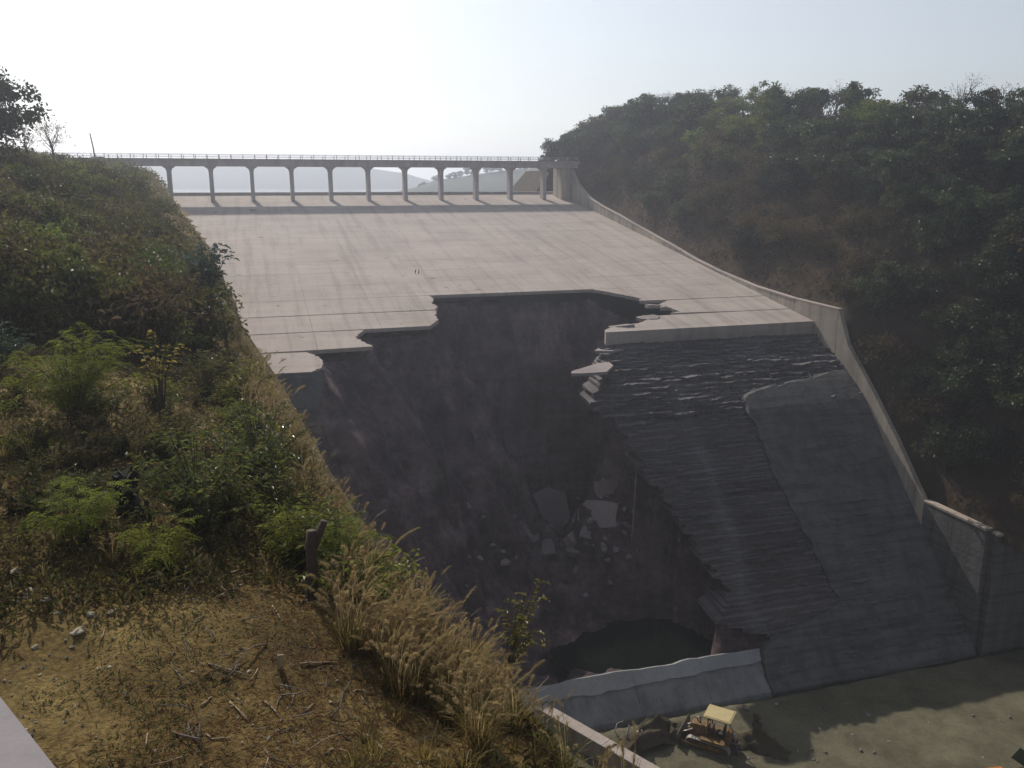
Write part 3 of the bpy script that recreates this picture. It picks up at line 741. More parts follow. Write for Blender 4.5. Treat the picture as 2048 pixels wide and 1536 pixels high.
b.prism([ts(*p) for p in q], [zc(25) - 0.05, zc(25) - 0.05, zc(20.9) - 1.9, zc(20.9) - 1.9], [zc(p[1]) - 5.0 for p in q]); part(b.build('wing_wall', M['bridge']), lw)

# ------------------------------------------------------------------ the bridge over the crest
br = empty('bridge', 'long low concrete bridge on slender piers across the top of the chute', 'bridge', P3(-40, 106, zc(106)))
PT = [-5.4 - 6.79 * k for k in range(13)]
b = MB(); b.tbox(-96, 1.5, 104.6, 109.6, 3.603, 3.9); part(b.build('deck', M['bridge']), br)
b = MB(); b.tbox(-96, 1.5, 104.4, 104.85, 3.903, 4.02); b.tbox(-96, 1.5, 109.35, 109.8, 3.903, 4.02); part(b.build('kerb', M['chute']), br)
edges = [1.2] + PT + [-96]
for k in range(len(edges) - 1):
    for (sa, sb) in ((104.75, 105.2), (107.2, 107.65)):
        b = MB(); b.tbox(edges[k + 1] + 0.01, edges[k] - 0.01, sa, sb, 2.75, 3.6); part(b.build('girder', M['bridge']), br)
for t in PT:
    b = MB(); s0, s1 = 105.25, 107.15; h = 0.33
    b.tbox(t - h, t + h, s0, s1, (zc(s0) - 0.3, zc(s1) - 0.3), 3.6)
    for sg in (-1, 1):        # curved brackets under the girder
        prof = [(h, 2.75), (h + 0.62, 2.75), (h + 0.62, 2.6), (h + 0.27, 2.42), (h + 0.08, 2.15), (h, 1.7)]
        V = [P3(t + sg * a, s0 + 0.05, z) for a, z in prof] + [P3(t + sg * a, s1 - 0.05, z) for a, z in prof]; n = len(prof)
        V[0] = P3(t + sg * (h + .001), s0 + 0.05, 2.745); V[n] = P3(t + sg * (h + .001), s1 - 0.05, 2.745)
        F = [tuple(range(n)), tuple(range(2 * n - 1, n - 1, -1))] + [((i + 1) % n, i, n + i, n + (i + 1) % n) for i in range(n)]
        b.add(V, F)
    part(b.build('pier', M['bridge']), br)
b = MB()
for k in range(49):
    t = 1.0 - 2.0 * k
    for s in (104.6, 109.6): b.tbox(t - 0.05, t + 0.05, s - 0.05, s + 0.05, 4.0, 4.75)
for s in (104.6, 109.6):
    for z in (4.35, 4.72): b.tbox(-96, 1.2, s - 0.03, s + 0.03, z, z + 0.06)
part(b.build('railing', M['paint']), br)
b = MB(); b.tbox(-2.0, 0.1, 105.2, 110, zc(105) - 1, 2.74); part(b.build('abutment', M['wall']), br)
# riprap slope behind the last bay
b = MB(); b.add([P3(-6, 118, -6), P3(2, 118, -6), P3(2, 130, 2.6), P3(0, 118, 2.0), P3(-6, 140, -6), P3(2, 140, 2.6)], [(0, 1, 3), (0, 3, 2, 4), (1, 2, 3), (4, 2, 5)])
tag(b.build('upstream_ground', M['hill']), kind='structure')

# ------------------------------------------------------------------ channel wall at the lower left, grey parapet by the camera
def atz(u, v, z): r = ray(u, v); return Vector(r * (z / r[2]))
cw = empty('channel_wall', 'narrow pale topped concrete wall running down beside the gravel floor', 'wall', atz(1200, 1460, -40.5))
A, Bq = atz(1036, 1386, -40.5), atz(1552, 1682, -40.5)
d = (Bq - A).normalized(); nrm = Vector((-d.y, d.x, 0))
L = (Bq - A).length; npn = 5
for k in range(npn):
    p, q = A + d * (L * k / npn + 0.02), A + d * (L * (k + 1) / npn - 0.02)
    b = MB(); w0, w1 = nrm * 0.42, nrm * -0.42
    pts = [p + w1, q + w1, q + w0, p + w0]
    b.hexa([Vector((v.x, v.y, -43)) for v in pts] + [Vector((v.x, v.y, -40.6)) for v in pts]); part(b.build('wall_panel', M['wall']), cw)
    b = MB(); w0, w1 = nrm * 0.5, nrm * -0.5; pts = [p + w1, q + w1, q + w0, p + w0]
    b.hexa([Vector((v.x, v.y, -40.597)) for v in pts] + [Vector((v.x, v.y, -40.42)) for v in pts]); part(b.build('coping', M['chute']), cw)
A, Bq = atz(0, 1393, -1.0), atz(112, 1536, -1.0)
d = (Bq - A).normalized(); nrm = Vector((-d.y, d.x, 0)); nrm = nrm if nrm.x < 0 else -nrm
pw = empty('parapet', 'smooth pale grey parapet corner at the bottom left of the view', 'parapet', (A.x - 0.1, A.y - 0.1, -5.9))
p, q = A - d * 1.6, Bq + d * 1.4
b = MB(); pts = [p - nrm * -0.03, q - nrm * -0.03, q + nrm * 0.5, p + nrm * 0.5]
if (Vector(pts[1]) - Vector(pts[0])).cross(Vector(pts[2]) - Vector(pts[1])).z < 0: pts = pts[::-1]
b.hexa([Vector((v.x, v.y, -6.6)) for v in pts] + [Vector((v.x, v.y, -1.15)) for v in pts]); part(b.build('wall_body', M['wall']), pw)
b = MB(); pts = [p, q, q + nrm * 0.56, p + nrm * 0.56]
if (Vector(pts[1]) - Vector(pts[0])).cross(Vector(pts[2]) - Vector(pts[1])).z < 0: pts = pts[::-1]
b.hexa([Vector((v.x, v.y, -1.147)) for v in pts] + [Vector((v.x, v.y, -1.0)) for v in pts]); part(b.build('coping', M['paint']), pw)

# ------------------------------------------------------------------ haze
hb = MB(); hb.box((-500, 1160, 5.0), (3500, 2420, 104))
hz = hb.build('haze', None)
m, t, bnode = new_mat('haze_air'); t.nodes.remove(bnode)
pv = t.nodes.new('ShaderNodeVolumePrincipled'); pv.inputs['Color'].default_value = (0.79, 0.85, 0.98, 1); pv.inputs['Density'].default_value = 0.00085; pv.inputs['Anisotropy'].default_value = 0.6
t.links.new(pv.outputs[0], t.nodes['Material Output'].inputs['Volume'])
hz.data.materials.append(m); tag(hz, kind='stuff')

# ================================================================== VEGETATION
def rand_unit(n, rng):
    v = rng.normal(size=(n, 3)); return v / np.linalg.norm(v, axis=1, keepdims=True)
def leaf_arrays(base, d, up, L, Wd, fold=0.3):
    d = d / (np.linalg.norm(d, axis=1, keepdims=True) + 1e-9)
    side = np.cross(d, up); side /= (np.linalg.norm(side, axis=1, keepdims=True) + 1e-9)
    nn = np.cross(side, d)
    L = np.broadcast_to(np.asarray(L, float), (len(base),))[:, None]; Wd = np.broadcast_to(np.asarray(Wd, float), (len(base),))[:, None]
    mid = base + d * L * 0.45
    a = mid + side * Wd * 0.5 + nn * Wd * fold; b = mid - side * Wd * 0.5 + nn * Wd * fold
    tip = base + d * L - nn * L * 0.10
    V = np.stack([base, a, tip, b], 1).reshape(-1, 3)
    i = np.arange(len(base))[:, None] * 4
    F = np.concatenate([i + np.array([[0, 1, 2]]), i + np.array([[0, 2, 3]])])
    return V, F
def leaves_mesh(name, *a, **k):
    V, F = leaf_arrays(*a, **k); return mesh_np(name, V, F)

def make_tree(name, mat, seed, h, rad, nclump, per, leafL, leafW, trunk_h=0.35, bare=False, clr=0.26):
    """proto parts: trunk mesh with limbs, crown mesh of leaf clumps; base at the origin"""
    r = np.random.default_rng(seed); rr = random.Random(seed)
    cz = h * (0.5 + trunk_h / 2)
    cl = []
    while len(cl) < nclump:
        p = r.normal(size=3); p /= np.linalg.norm(p); q = r.uniform(0.25, 1.0) ** 0.6
        c = np.array([p[0] * rad * q, p[1] * rad * q, cz + p[2] * (h - cz) * q * (1.0 if p[2] > 0 else 0.95)])
        c[:2] *= 1 + 0.25 * r.normal(); cl.append(c)
    cl = np.array(cl)
    tb = MB(); lean = Vector((rr.uniform(-.12, .12) * h, rr.uniform(-.12, .12) * h, 0))
    top = lean + Vector((0, 0, h * (0.6 if not bare else 0.5)))
    tr = 0.028 * h
    tb.tube([(0, 0, -0.4), Vector((0, 0, 0)), lean * 0.4 + Vector((rr.uniform(-.06, .06), 0, h * 0.28)), top], [tr * 1.25, tr, tr * 0.75, tr * 0.35], 6)
    for c in cl[:: (1 if bare else 2)]:
        f = rr.uniform(0.25, 0.85); st = Vector((0, 0, 0)).lerp(top, f)
        c_ = Vector(c); mid = st.lerp(c_, 0.5) + Vector((rr.uniform(-.1, .1), rr.uniform(-.1, .1), rr.uniform(-0.02, .12))) * h * 0.3
        tb.tube([st, mid, c_], [tr * 0.4, tr * 0.22, tr * 0.06], 4, False)
        if bare:
            for _ in range(5):
                e = c_ + Vector((rr.uniform(-1, 1), rr.uniform(-1, 1), rr.uniform(-.2, 1.0))) * rad * 0.45
                tb.tube([mid.lerp(c_, rr.random()), mid.lerp(e, 0.6), e], [tr * 0.16, tr * 0.09, tr * 0.04], 3, False)
    ci = r.integers(0, nclump, nclump * per); sc = r.uniform(0.6, 1.3, nclump)
    off = rand_unit(len(ci), r) * (r.random((len(ci), 1)) ** 0.45) * rad * clr * sc[ci][:, None] * np.array([1.25, 1.25, 0.8])
    base = cl[ci] + off
    d = rand_unit(len(ci), r) + off / (rad * clr) * 0.6 + np.array([0, 0, -0.25]); up = rand_unit(len(ci), r) * 0.7 + np.array([0, 0, 1.0])
    s = r.uniform(0.6, 1.25, len(ci))
    me = leaves_mesh('crown', base, d, up, leafL * s, leafW * s); me.materials.append(mat)
    tm = tb.mesh('trunk'); tm.materials.append(M['bark'] if not bare else M['twig'])
    return name, tm, me
def put_plant(proto, label, cat, loc, rz, sc, group, parts=('trunk', 'crown'), tilt=(0, 0)):
    name, a, b = proto
    e = empty(name, label, cat, loc, rz, group); e.scale = (sc, sc, sc) if not hasattr(sc, '__len__') else sc
    e.rotation_euler = (tilt[0], tilt[1], rz)
    link(parts[0], a, None, e); link(parts[1], b, None, e)
    return e

GREEN = [make_tree('green_tree', M['tree'], 400 + k, 5.2, 2.6, 26, 85, 0.40, 0.24, 0.18) for k in range(5)]
YELGR = [make_tree('yellow_green_tree', M['tree2'], 420 + k, 4.6, 2.7, 24, 90, 0.36, 0.22, 0.10) for k in range(2)]
DRYSH = [make_tree('dry_shrub', M['drybush'], 440 + k, 2.2, 1.7, 16, 70, 0.24, 0.12, 0.0, clr=0.36) for k in range(3)]
BRUSH = [make_tree('brush_shrub', M['brush'], 460 + k, 2.2, 1.6, 18, 85, 0.20, 0.11, 0.0, clr=0.34) for k in range(4)]
BARE = [make_tree('bare_tree', M['drybush'], 480 + k, 5.5, 2.0, 9, 14, 0.26, 0.10, 0.45, True, 0.5) for k in range(4)]

def where_right(s):
    return ('behind the bridge abutment' if s > 110 else 'beside the bridge end' if s > 92 else 'above the upper chute wall' if s > 72 else 'above the middle of the chute wall' if s > 50 else
            'above the lower end of the chute wall' if s > 26 else 'beside the steep spillway face' if s > 8 else 'beside the dark basin wall' if s > -8 else 'at the far right edge above the gravel')
rt = random.Random(21)
SKY_G, MID_G = 'green trees along the skyline of the right bank', 'green trees covering the right bank'
n_g = 0
spots = []
s = -34.0
while s < 131:
    for base_t in (3.6, 6.6, 10.0, 13.6, 17.5, 22.0):
        t = base_t + rt.uniform(-1.6, 1.6); s2 = s + rt.uniform(-1.6, 1.6)
        if s2 > 126 and base_t > 14: continue
        spots.append((t, s2, base_t))
    s += 3.6 if s < 60 else 4.0
for t, s, bt in spots:
    x, y = ts(t, s); z = float(hill_z(np.float64(t), np.float64(s)))
    q = rt.random(); rz = rt.uniform(0, 6.28)
    low = t < 8.2
    if low:
        if t < 2.2: continue
        if 22 < s < 104 and q < 0.85 or q < 0.25:
            put_plant(rt.choice(DRYSH), 'brown dry shrub low on the right bank ' + where_right(s), 'shrub', (x, y, z), rz, rt.uniform(1.0, 1.8), 'dry shrubs above the right chute wall'); continue
        k = rt.uniform(0.65, 0.95) if s > 26 else rt.uniform(0.85, 1.25)
        put_plant(rt.choice(GREEN), 'dark green tree low on the right bank ' + where_right(s), 'tree', (x, y, z), rz, k, 'low trees beside the spillway face'); continue
    if q < 0.10 and 40 < s < 100 or (58 < s < 84 and 8 < t < 18 and q < 0.7):
        put_plant(rt.choice(YELGR), 'brighter yellow green tree among dark trees ' + where_right(s), 'tree', (x, y, z), rz, rt.uniform(0.9, 1.15), 'yellow green trees on the right bank'); continue
    if bt > 15 and q > 0.74:
        put_plant(rt.choice(BARE), 'thin bare branched tree on the right skyline ' + where_right(s), 'tree', (x, y, z), rz, rt.uniform(0.8, 1.15), 'bare trees on the right skyline'); continue
    if q > 0.75 and bt < 12:
        put_plant(rt.choice(DRYSH), 'brown dry shrub between green trees ' + where_right(s), 'shrub', (x, y, z), rz, rt.uniform(1.2, 2.1), 'dry shrubs among the trees of the right bank'); continue
    if bt > 15:
        put_plant(rt.choice(GREEN), 'green tree on the right skyline ' + where_right(s), 'tree', (x, y, z - 0.2), rz, rt.uniform(0.75, 1.2), SKY_G)
    else:
        put_plant(rt.choice(GREEN), 'dark green tree halfway up the right bank ' + where_right(s), 'tree', (x, y, z - 0.2), rz, rt.uniform(0.9, 1.3), MID_G)
for k in range(9):
    t, s = rt.uniform(0.5, 8.5), rt.uniform(111, 122); x, y = ts(t, s)
    put_plant(rt.choice(GREEN), 'tall dark tree crowding the right end of the bridge', 'tree', (x, y, float(hill_z(np.float64(max(t, 1.2)), np.float64(s))) - 0.3), rt.uniform(0, 6.28), rt.uniform(0.85, 1.15), 'trees crowding the right end of the bridge')
for k in range(34):
    t, s = rt.uniform(2.2, 12), rt.uniform(-22, 14); x, y = ts(t, s)
    put_plant(rt.choice(GREEN), 'dark green tree low on the right bank ' + where_right(s), 'tree', (x, y, float(hill_z(np.float64(t), np.float64(s))) - 0.4), rt.uniform(0, 6.28), rt.uniform(0.7, 1.1), 'low trees beside the spillway face')
# undergrowth that closes the gaps
r = np.random.default_rng(77); n = 60000
t = 1.5 + r.random(n) ** 0.9 * 24; s = r.uniform(-45, 150, n); x, y = ts(t, s)
hgt = np.abs(vnoise(t * 0.5, s * 0.5, 0, 7)) * 2.0 * np.clip((t - 1) / 3, 0.2, 1)
base = np.stack([x, y, hill_z(t, s) + r.random(n) * (0.15 + hgt)], 1)
Vd, Fd = leaf_arrays(base, rand_unit(n, r), rand_unit(n, r) * 0.6 + np.array([0, 0, 1.0]), r.uniform(0.3, 0.8, n), r.uniform(0.12, 0.34, n))
tag(link('undergrowth', mesh_np('undergrowth', Vd, Fd), M['drybush']), kind='stuff')
# trees on the near shore behind the bridge
for k in range(34):
    x = -58 + 4.2 * k + rt.uniform(-2, 2); zt = np.interp(x, [-66, -50, -25, 0, 50, 140, 320], [-6, 1, 5.5, 8.5, 10, 12, 14])
    put_plant(rt.choice(GREEN), 'hazy tree on the far shore seen through the bridge bays', 'tree', (x, 556 + rt.uniform(-8, 8), zt - 1.6), rt.uniform(0, 6.28), rt.uniform(0.7, 1.3), 'hazy trees on the far shore')

# ------------------------------------------------------------------ left bank brush
rl = random.Random(5)
def in_poly(x, y, P):
    c = False
    for (a, b) in zip(P, P[1:] + P[:1]):
        if (a[1] > y) != (b[1] > y) and x < (b[0] - a[0]) * (y - a[1]) / (b[1] - a[1]) + a[0]: c = not c
    return c
BP = [(-60, 330), (60, 330), (140, 340), (262, 345), (285, 370), (305, 430), (338, 510), (378, 600), (420, 680), (410, 720), (300, 720), (100, 690), (-60, 680)]
cnt = 0; done = []
for tries in range(6000):
    if cnt >= 215: break
    u, v = rl.uniform(-60, 480), rl.uniform(325, 725)
    if not in_poly(u, v, BP): continue
    p = on_ground(u, v)
    if p.y > 150: continue
    Zd = p.length; px = 1.5 / Zd * 1704
    if any(abs(u - a) < 0.36 * min(px, b2) and abs(v - b) < 0.26 * min(px, b2) for a, b, b2 in done): continue
    done.append((u, v, px)); cnt += 1
    q = rl.random()
    wl = ('on the bank crest near the bridge end' if v < 385 else 'on the upper bank facing the chute' if v < 470 and u > 200 else 'on the upper bank under the tall tree' if v < 470 else 'on the middle bank facing the chute' if v < 600 and u > 220 else 'on the middle bank at the left edge' if v < 600 else 'on the bank just behind the yellow leaved sapling' if u > 230 else 'on the bank just behind the feathery shrub')
    if q < 0.54: pr, lab, g = rl.choice(BRUSH), 'olive brown brush shrub ' + wl, 'brush shrubs on the left bank'
    elif q < 0.72: pr, lab, g = rl.choice(DRYSH), 'dry brown shrub ' + wl, 'dry shrubs on the left bank'
    else: pr, lab, g = rl.choice(YELGR), 'small yellow green bush ' + wl, 'yellow green bushes on the left bank'
    k = rl.uniform(0.8, 1.4) * (0.5 if q >= 0.72 else 1.0) * (0.75 if v < 380 else 1.0)
    put_plant(pr, lab, 'shrub', p - Vector((0, 0, 0.15)), rl.uniform(0, 6.28), k, g)
r = np.random.default_rng(78); n = 30000
yy = 26 + (r.random(n) ** 0.7) * 105; xx = yy * r.uniform(-0.72, -0.30, n); ed = edge_dist(xx, yy)
ok = ed < 1.2; xx, yy = xx[ok], yy[ok]; n = len(xx); hg = 0.2 + 0.7 * np.abs(vnoise(xx * 0.6, yy * 0.6, 0, 17))
base = np.stack([xx, yy, bank_z(xx, yy) + r.random(n) * hg], 1); sz = np.clip(yy / 55, 0.6, 1.6)
Vd, Fd = leaf_arrays(base, rand_unit(n, r) + np.array([0, 0, 0.5]), rand_unit(n, r) * 0.6 + np.array([0, 0, 1.0]), r.uniform(0.12, 0.32, n) * sz, r.uniform(0.05, 0.13, n) * sz)
tag(link('bank_undergrowth', mesh_np('bank_undergrowth', Vd, Fd), M['brush']), kind='stuff')

# big tree and bare tree at the top left, pole and posts
p = on_ground(-40, 330); big = make_tree('green_tree', M['tree'], 501, 8.8, 3.6, 60, 130, 0.34, 0.2, 0.05)
put_plant(big, 'tall leafy tree cut by the left edge of the view', 'tree', pz(-14, 345, 62), 0.3, 1.0, None)
for k, (u, v, Z, hh) in enumerate([(60, 318, 64, 3.2)]):
    put_plant(BARE[0], 'leafless sprawling shrub under the tall tree on the left skyline', 'shrub', pz(u, v + 10, Z), 1.0, hh / 5.5, None)
bt = make_tree('bare_tree', M['brush'], 515, 3.6, 2.0, 14, 26, 0.2, 0.08, 0.3, True, 0.42)
put_plant(bt, 'small bare tree with thin forked trunks on the left skyline', 'tree', pz(108, 318, 78), 0.2, 1.0, None)
b = MB(); q = Vector(pz(192, 330, 112)); b.tube([q - Vector((0, 0, 0.8)), q + Vector((-0.1, 0, 2)), q + Vector((-0.35, 0, 4.0))], [0.10, 0.09, 0.07], 8)
tag(b.build('utility_pole', M['twig']), 'slim leaning pole on the left skyline beside the bridge end', 'pole')
bx = MB(); q = Vector(pz(196, 327, 112)); bx.box(q + Vector((0.1, 0, 0.0)), (0.95, 0.8, 1.5)); bx.box(q + Vector((0.1, 0, 0.8)), (1.1, 0.95, 0.12))
tag(bx.build('control_box', M['bridge']), 'small grey concrete box at the foot of the leaning pole', 'box')
for k, u in enumerate((160, 168, 176)):
    b = MB(); q = Vector(pz(u, 326, 108)); b.box(q + Vector((0, 0, -0.1)), (0.14, 0.14, 1.3)); 
    tag(b.build('fence_post', M['bridge']), 'short pale fence post left of the leaning pole on the skyline', 'post', 'fence posts by the leaning pole')

# ------------------------------------------------------------------ foreground shrubs with real stems and leaves
def make_shrub(name, mat, seed, h, w, nst, nl, L, Wd, droop=0.35, twig=0.011, up_bias=0.6, start=0.3, compound=0):
    r = np.random.default_rng(seed); rr = random.Random(seed)
    b = MB(); bases, dirs, ups, Ls = [], [], [], []
    for k in range(nst):
        a = rr.uniform(0, 6.283); out = (rr.random() ** 0.6) * w * 0.5; hh = h * rr.uniform(0.55, 1.0) * (1 - 0.35 * (out / (w * 0.5)) ** 2)
        e = Vector((math.cos(a) * out, math.sin(a) * out, hh)); m = Vector((math.cos(a) * out * 0.35, math.sin(a) * out * 0.35, hh * 0.6))
        pts = [Vector((rr.uniform(-.06, .06), rr.uniform(-.06, .06), -0.15)), m, e, e + Vector((math.cos(a), math.sin(a), -droop)) * 0.12 * h]
        b.tube(pts, [twig, twig * 0.8, twig * 0.5, twig * 0.2], 4, False)
        for j in range(nl):
            f = start + (1 - start) * (j + rr.random()) / nl
            p = pts[0].lerp(pts[1], f / 0.5) if f < 0.5 else (pts[1].lerp(pts[2], (f - 0.5) / 0.4) if f < 0.9 else pts[2].lerp(pts[3], (f - 0.9) / 0.1))
            a2 = a + rr.uniform(-2.4, 2.4)
            d = Vector((math.cos(a2), math.sin(a2), up_bias * rr.uniform(-0.5, 1.0)))
            if compound:
                Lr = L * rr.uniform(0.7, 1.15)
                for c in range(compound):
                    g = (c + 1) / compound; pp = p + d.normalized() * Lr * g + Vector((0, 0, -droop * Lr * g * g))
                    sd = Vector((-d.y, d.x, 0)).normalized()
                    for sg in (-1, 1):
                        bases.append(pp); dirs.append(sd * sg + d.normalized() * 0.5 + Vector((0, 0, -0.15))); ups.append((rr.uniform(-.3, .3), rr.uniform(-.3, .3), 1)); Ls.append(Lr * 0.36 * (1 - 0.35 * abs(g - 0.5)))
            else:
                bases.append(p); dirs.append(d + Vector((0, 0, -droop * rr.uniform(0, 1.2)))); ups.append((rr.uniform(-.5, .5), rr.uniform(-.5, .5), 1)); Ls.append(L * rr.uniform(0.6, 1.2))
    me = leaves_mesh('foliage', np.array(bases), np.array(dirs), np.array(ups), np.array(Ls), np.array(Ls) * Wd); me.materials.append(mat)
    st = b.mesh('stems'); st.materials.append(M['bark'])
    return name, st, me
def fg(u, v, proto, label, cat='shrub', group=None, sc=1.0, rz=0.0):
    return put_plant(proto, label, cat, on_ground(u, v), rz, sc, group, ('stems', 'foliage'))
fg(150, 850, make_shrub('green_shrub', M['fern'], 601, 2.5, 3.2, 46, 14, 0.34, 0.26, 0.5, compound=6), 'large feathery bright green shrub at the left below the dark brush')
fg(400, 1070, make_shrub('glossy_shrub', M['shiny'], 602, 2.1, 2.7, 60, 34, 0.17, 0.27, 0.5, start=0.2), 'broad glossy leaved green shrub right of the charred stump')
fg(455, 1040, make_shrub('glossy_shrub', M['shiny'], 612, 1.7, 2.0, 40, 30, 0.16, 0.27, 0.5, start=0.2), 'lower glossy shrub behind the fallen twigs beside the broad one')
fg(520, 985, make_shrub('olive_shrub', M['shiny'], 603, 2.3, 2.7, 56, 34, 0.15, 0.30, 0.4, start=0.15), 'dark olive rounded shrub at the brink of the gully')
fg(676, 1158, make_shrub('fern_leaved_shrub', M['fern'], 604, 1.25, 1.5, 26, 12, 0.30, 0.24, 0.6, compound=6), 'bright green drooping shrub round the forked stump')
fg(585, 1120, make_shrub('fern_leaved_shrub', M['fern'], 605, 1.1, 0.9, 12, 10, 0.30, 0.26, 0.7, compound=6), 'small green shrub just left of the forked stump')
fg(170, 1085, make_shrub('light_green_sapling', M['fern'], 606, 1.35, 1.3, 16, 12, 0.30, 0.26, 0.4, compound=6), 'light green young shrub standing left of the charred stump')
fg(335, 1140, make_shrub('low_green_shrub', M['fern'], 607, 0.95, 1.2, 16, 14, 0.24, 0.26, 0.4, compound=5), 'low green shrub on bare ground below the charred stump')
fg(325, 835, make_shrub('yellow_leaved_sapling', M['yellow'], 608, 3.3, 1.3, 7, 22, 0.20, 0.55, 0.5, 0.03, start=0.55), 'thin sapling with a few large yellow leaves')
fg(420, 640, make_shrub('round_leaved_tree', M['bluish'], 609, 4.6, 2.6, 30, 34, 0.30, 0.6, 0.5, 0.03, start=0.35), 'small round leaved tree standing against the pale chute', 'tree')
fg(455, 700, make_shrub('broad_leaved_plant', M['shiny'], 610, 2.9, 1.5, 9, 14, 0.42, 0.42, 0.6, 0.025, start=0.6), 'plant with a few broad dark leaves against the chute edge', 'plant')
fg(8, 735, make_shrub('bluish_shrub', M['bluish'], 611, 1.4, 1.6, 26, 22, 0.17, 0.45, 0.3, start=0.25), 'bluish green shrub at the left edge of the view')
fg(410, 800, make_shrub('yellowish_shrub', M['brush'], 613, 1.9, 2.6, 40, 26, 0.17, 0.36, 0.3, start=0.15), 'yellowish brown shrub left of the chute corner')
fg(500, 790, make_shrub('yellowish_shrub', M['fern'], 614, 1.5, 1.7, 24, 22, 0.16, 0.3, 0.3, start=0.15), 'yellow green shrub directly below the chute corner')
fg(330, 930, make_shrub('olive_shrub', M['brush'], 615, 1.5, 2.4, 40, 28, 0.14, 0.34, 0.3, start=0.1), 'low dark shrub behind the pale grass plumes')
fg(560, 1040, make_shrub('olive_shrub', M['brush'], 616, 1.0, 1.4, 24, 24, 0.12, 0.34, 0.3, start=0.1), 'low brown shrub right of the dark olive one at the brink')
put_plant(make_shrub('yellow_sprig', M['yellow'], 617, 2.3, 0.7, 10, 46, 0.10, 0.4, 0.3, 0.012, start=0.52), 'yellow green sprig rising alone above the reeds', 'plant', on_ground(1000, 1392), 0.4, 1.0, None, ('stems', 'foliage'), (0.0, 0.26))
lowp = [make_shrub('low_shrub', M[m_], 630 + k, 0.75, 1.2, 20, 22, 0.11, 0.34, 0.3, start=0.1, twig=0.006) for k, m_ in enumerate(('brush', 'shiny', 'fern', 'brush'))]
rf = random.Random(31)
k = 0
while k < 46:
    u, v = rf.uniform(-10, 640), rf.uniform(715, 1040)
    if v < 715 + max(0, (u - 480)) * 1.6 or abs(u - 258) < 60 and 930 < v < 1130: continue
    pr = lowp[rf.randrange(4)]
    fg(u, v, pr, 'low scrubby shrub ' + ('beside the feathery shrub' if v < 850 and u < 280 else 'near the chute corner' if v < 850 else 'near the charred stump' if u < 330 else 'round the glossy shrubs' if u < 520 else 'near the brink of the gully'), 'shrub', 'low shrubs in the left foreground', rf.uniform(0.7, 1.3), rf.uniform(0, 6.28)); k += 1

# ------------------------------------------------------------------ plume grass
def make_tuft(seed, h, nbl, npl, w, plume_l, mat_b, arch=0.35, hair=90):
    r = np.random.default_rng(seed); rr = random.Random(seed)
    V, F = [], []
    for k in range(nbl):
        a = rr.uniform(0, 6.283); o = rr.random() * w * 0.25; hh = h * rr.uniform(0.35, 0.85); out = rr.uniform(0.15, 0.6) * hh
        p0 = np.array([math.cos(a) * o, math.sin(a) * o, -0.08]); di = np.array([math.cos(a), math.sin(a), 0]); sd = np.array([-di[1], di[0], 0]); wd = rr.uniform(0.006, 0.013)
        b = len(V)
        for i in range(5):
            f = i / 4; p = p0 + di * out * f ** 1.6 + np.array([0, 0, hh * (f - 0.28 * f ** 3)]); ww = wd * (1 - f * 0.85)
            V += [p + sd * ww, p - sd * ww]
        for i in range(4): F.append((b + 2 * i, b + 2 * i + 1, b + 2 * i + 3, b + 2 * i + 2))
    bl = mesh_np('blades', np.array(V), np.array(F)); bl.materials.append(mat_b)
    V, F = [], []
    for k in range(npl):
        a = rr.uniform(0, 6.283); o = rr.random() * w * 0.3; hh = h * rr.uniform(0.75, 1.1); out = rr.uniform(0.05, 0.35) * hh
        di = np.array([math.cos(a), math.sin(a), 0]); p0 = np.array([math.cos(a) * o, math.sin(a) * o, 0]); wa = rr.gauss(0, 0.9); wind = np.array([0.28 * math.cos(wa), 0.28 * math.sin(wa), 0]) * arch * rr.uniform(0.2, 1.3)
        def at(f): return p0 + di * out * f ** 1.5 + wind * hh * f ** 3 + np.array([0, 0, hh * (f - 0.20 * f ** 4)])
        fs_ = np.linspace(0, 1, 7); sd = np.array([-di[1], di[0], 0]) * 0.003
        b = len(V)
        for f in fs_: p = at(f); V += [p + sd, p - sd]
        for i in range(6): F.append((b + 2 * i, b + 2 * i + 1, b + 2 * i + 3, b + 2 * i + 2))
        f0 = 1 - plume_l / hh
        for j in range(hair):
            f = f0 + (1 - f0) * rr.random(); p = at(f); ax = at(min(1.0, f + 0.02)) - at(f - 0.02); ax /= np.linalg.norm(ax)
            q = (f - f0) / (1 - f0); rad = plume_l * 0.20 * (0.35 + 0.65 * math.sin(math.pi * min(1, q * 0.8 + 0.15)))
            e = np.array([rr.gauss(0, 1), rr.gauss(0, 1), rr.gauss(0, 1)]); e -= ax * (e @ ax); e /= np.linalg.norm(e) + 1e-6
            tip = p + e * rad * rr.uniform(0.5, 1.1) + ax * plume_l * 0.16 + np.array([0, 0, -0.02 * plume_l]); s2 = np.cross(ax, e) * 0.0035
            b = len(V); V += [p + s2, p - s2, tip]; F.append((b, b + 1, b + 2))
    tri = [f for f in F if len(f) == 3]; qd = [f for f in F if len(f) == 4]
    pl = mesh_np('plumes', np.array(V), [np.array(qd), np.array(tri)]); pl.materials.append(M['plume'])
    return bl, pl
TUFT = [make_tuft(700 + k, 1.0, 60, 9, 0.5, 0.26, M['gblade'] if k % 2 else M['blade'], 0.5, 90) for k in range(4)]
REED = [make_tuft(720 + k, 1.35, 90, 14, 0.9, 0.34, M['blade'], 1.0, 120) for k in range(4)]
DRYT = [make_tuft(740 + k, 0.6, 80, 0 + 1, 0.7, 0.10, M['blade'], 0.6, 20) for k in range(3)]
def near_stump(u, v): return abs(u - 258) < 40 and 940 < v < 1110 or abs(u - 628) < 42 and 1080 < v < 1290
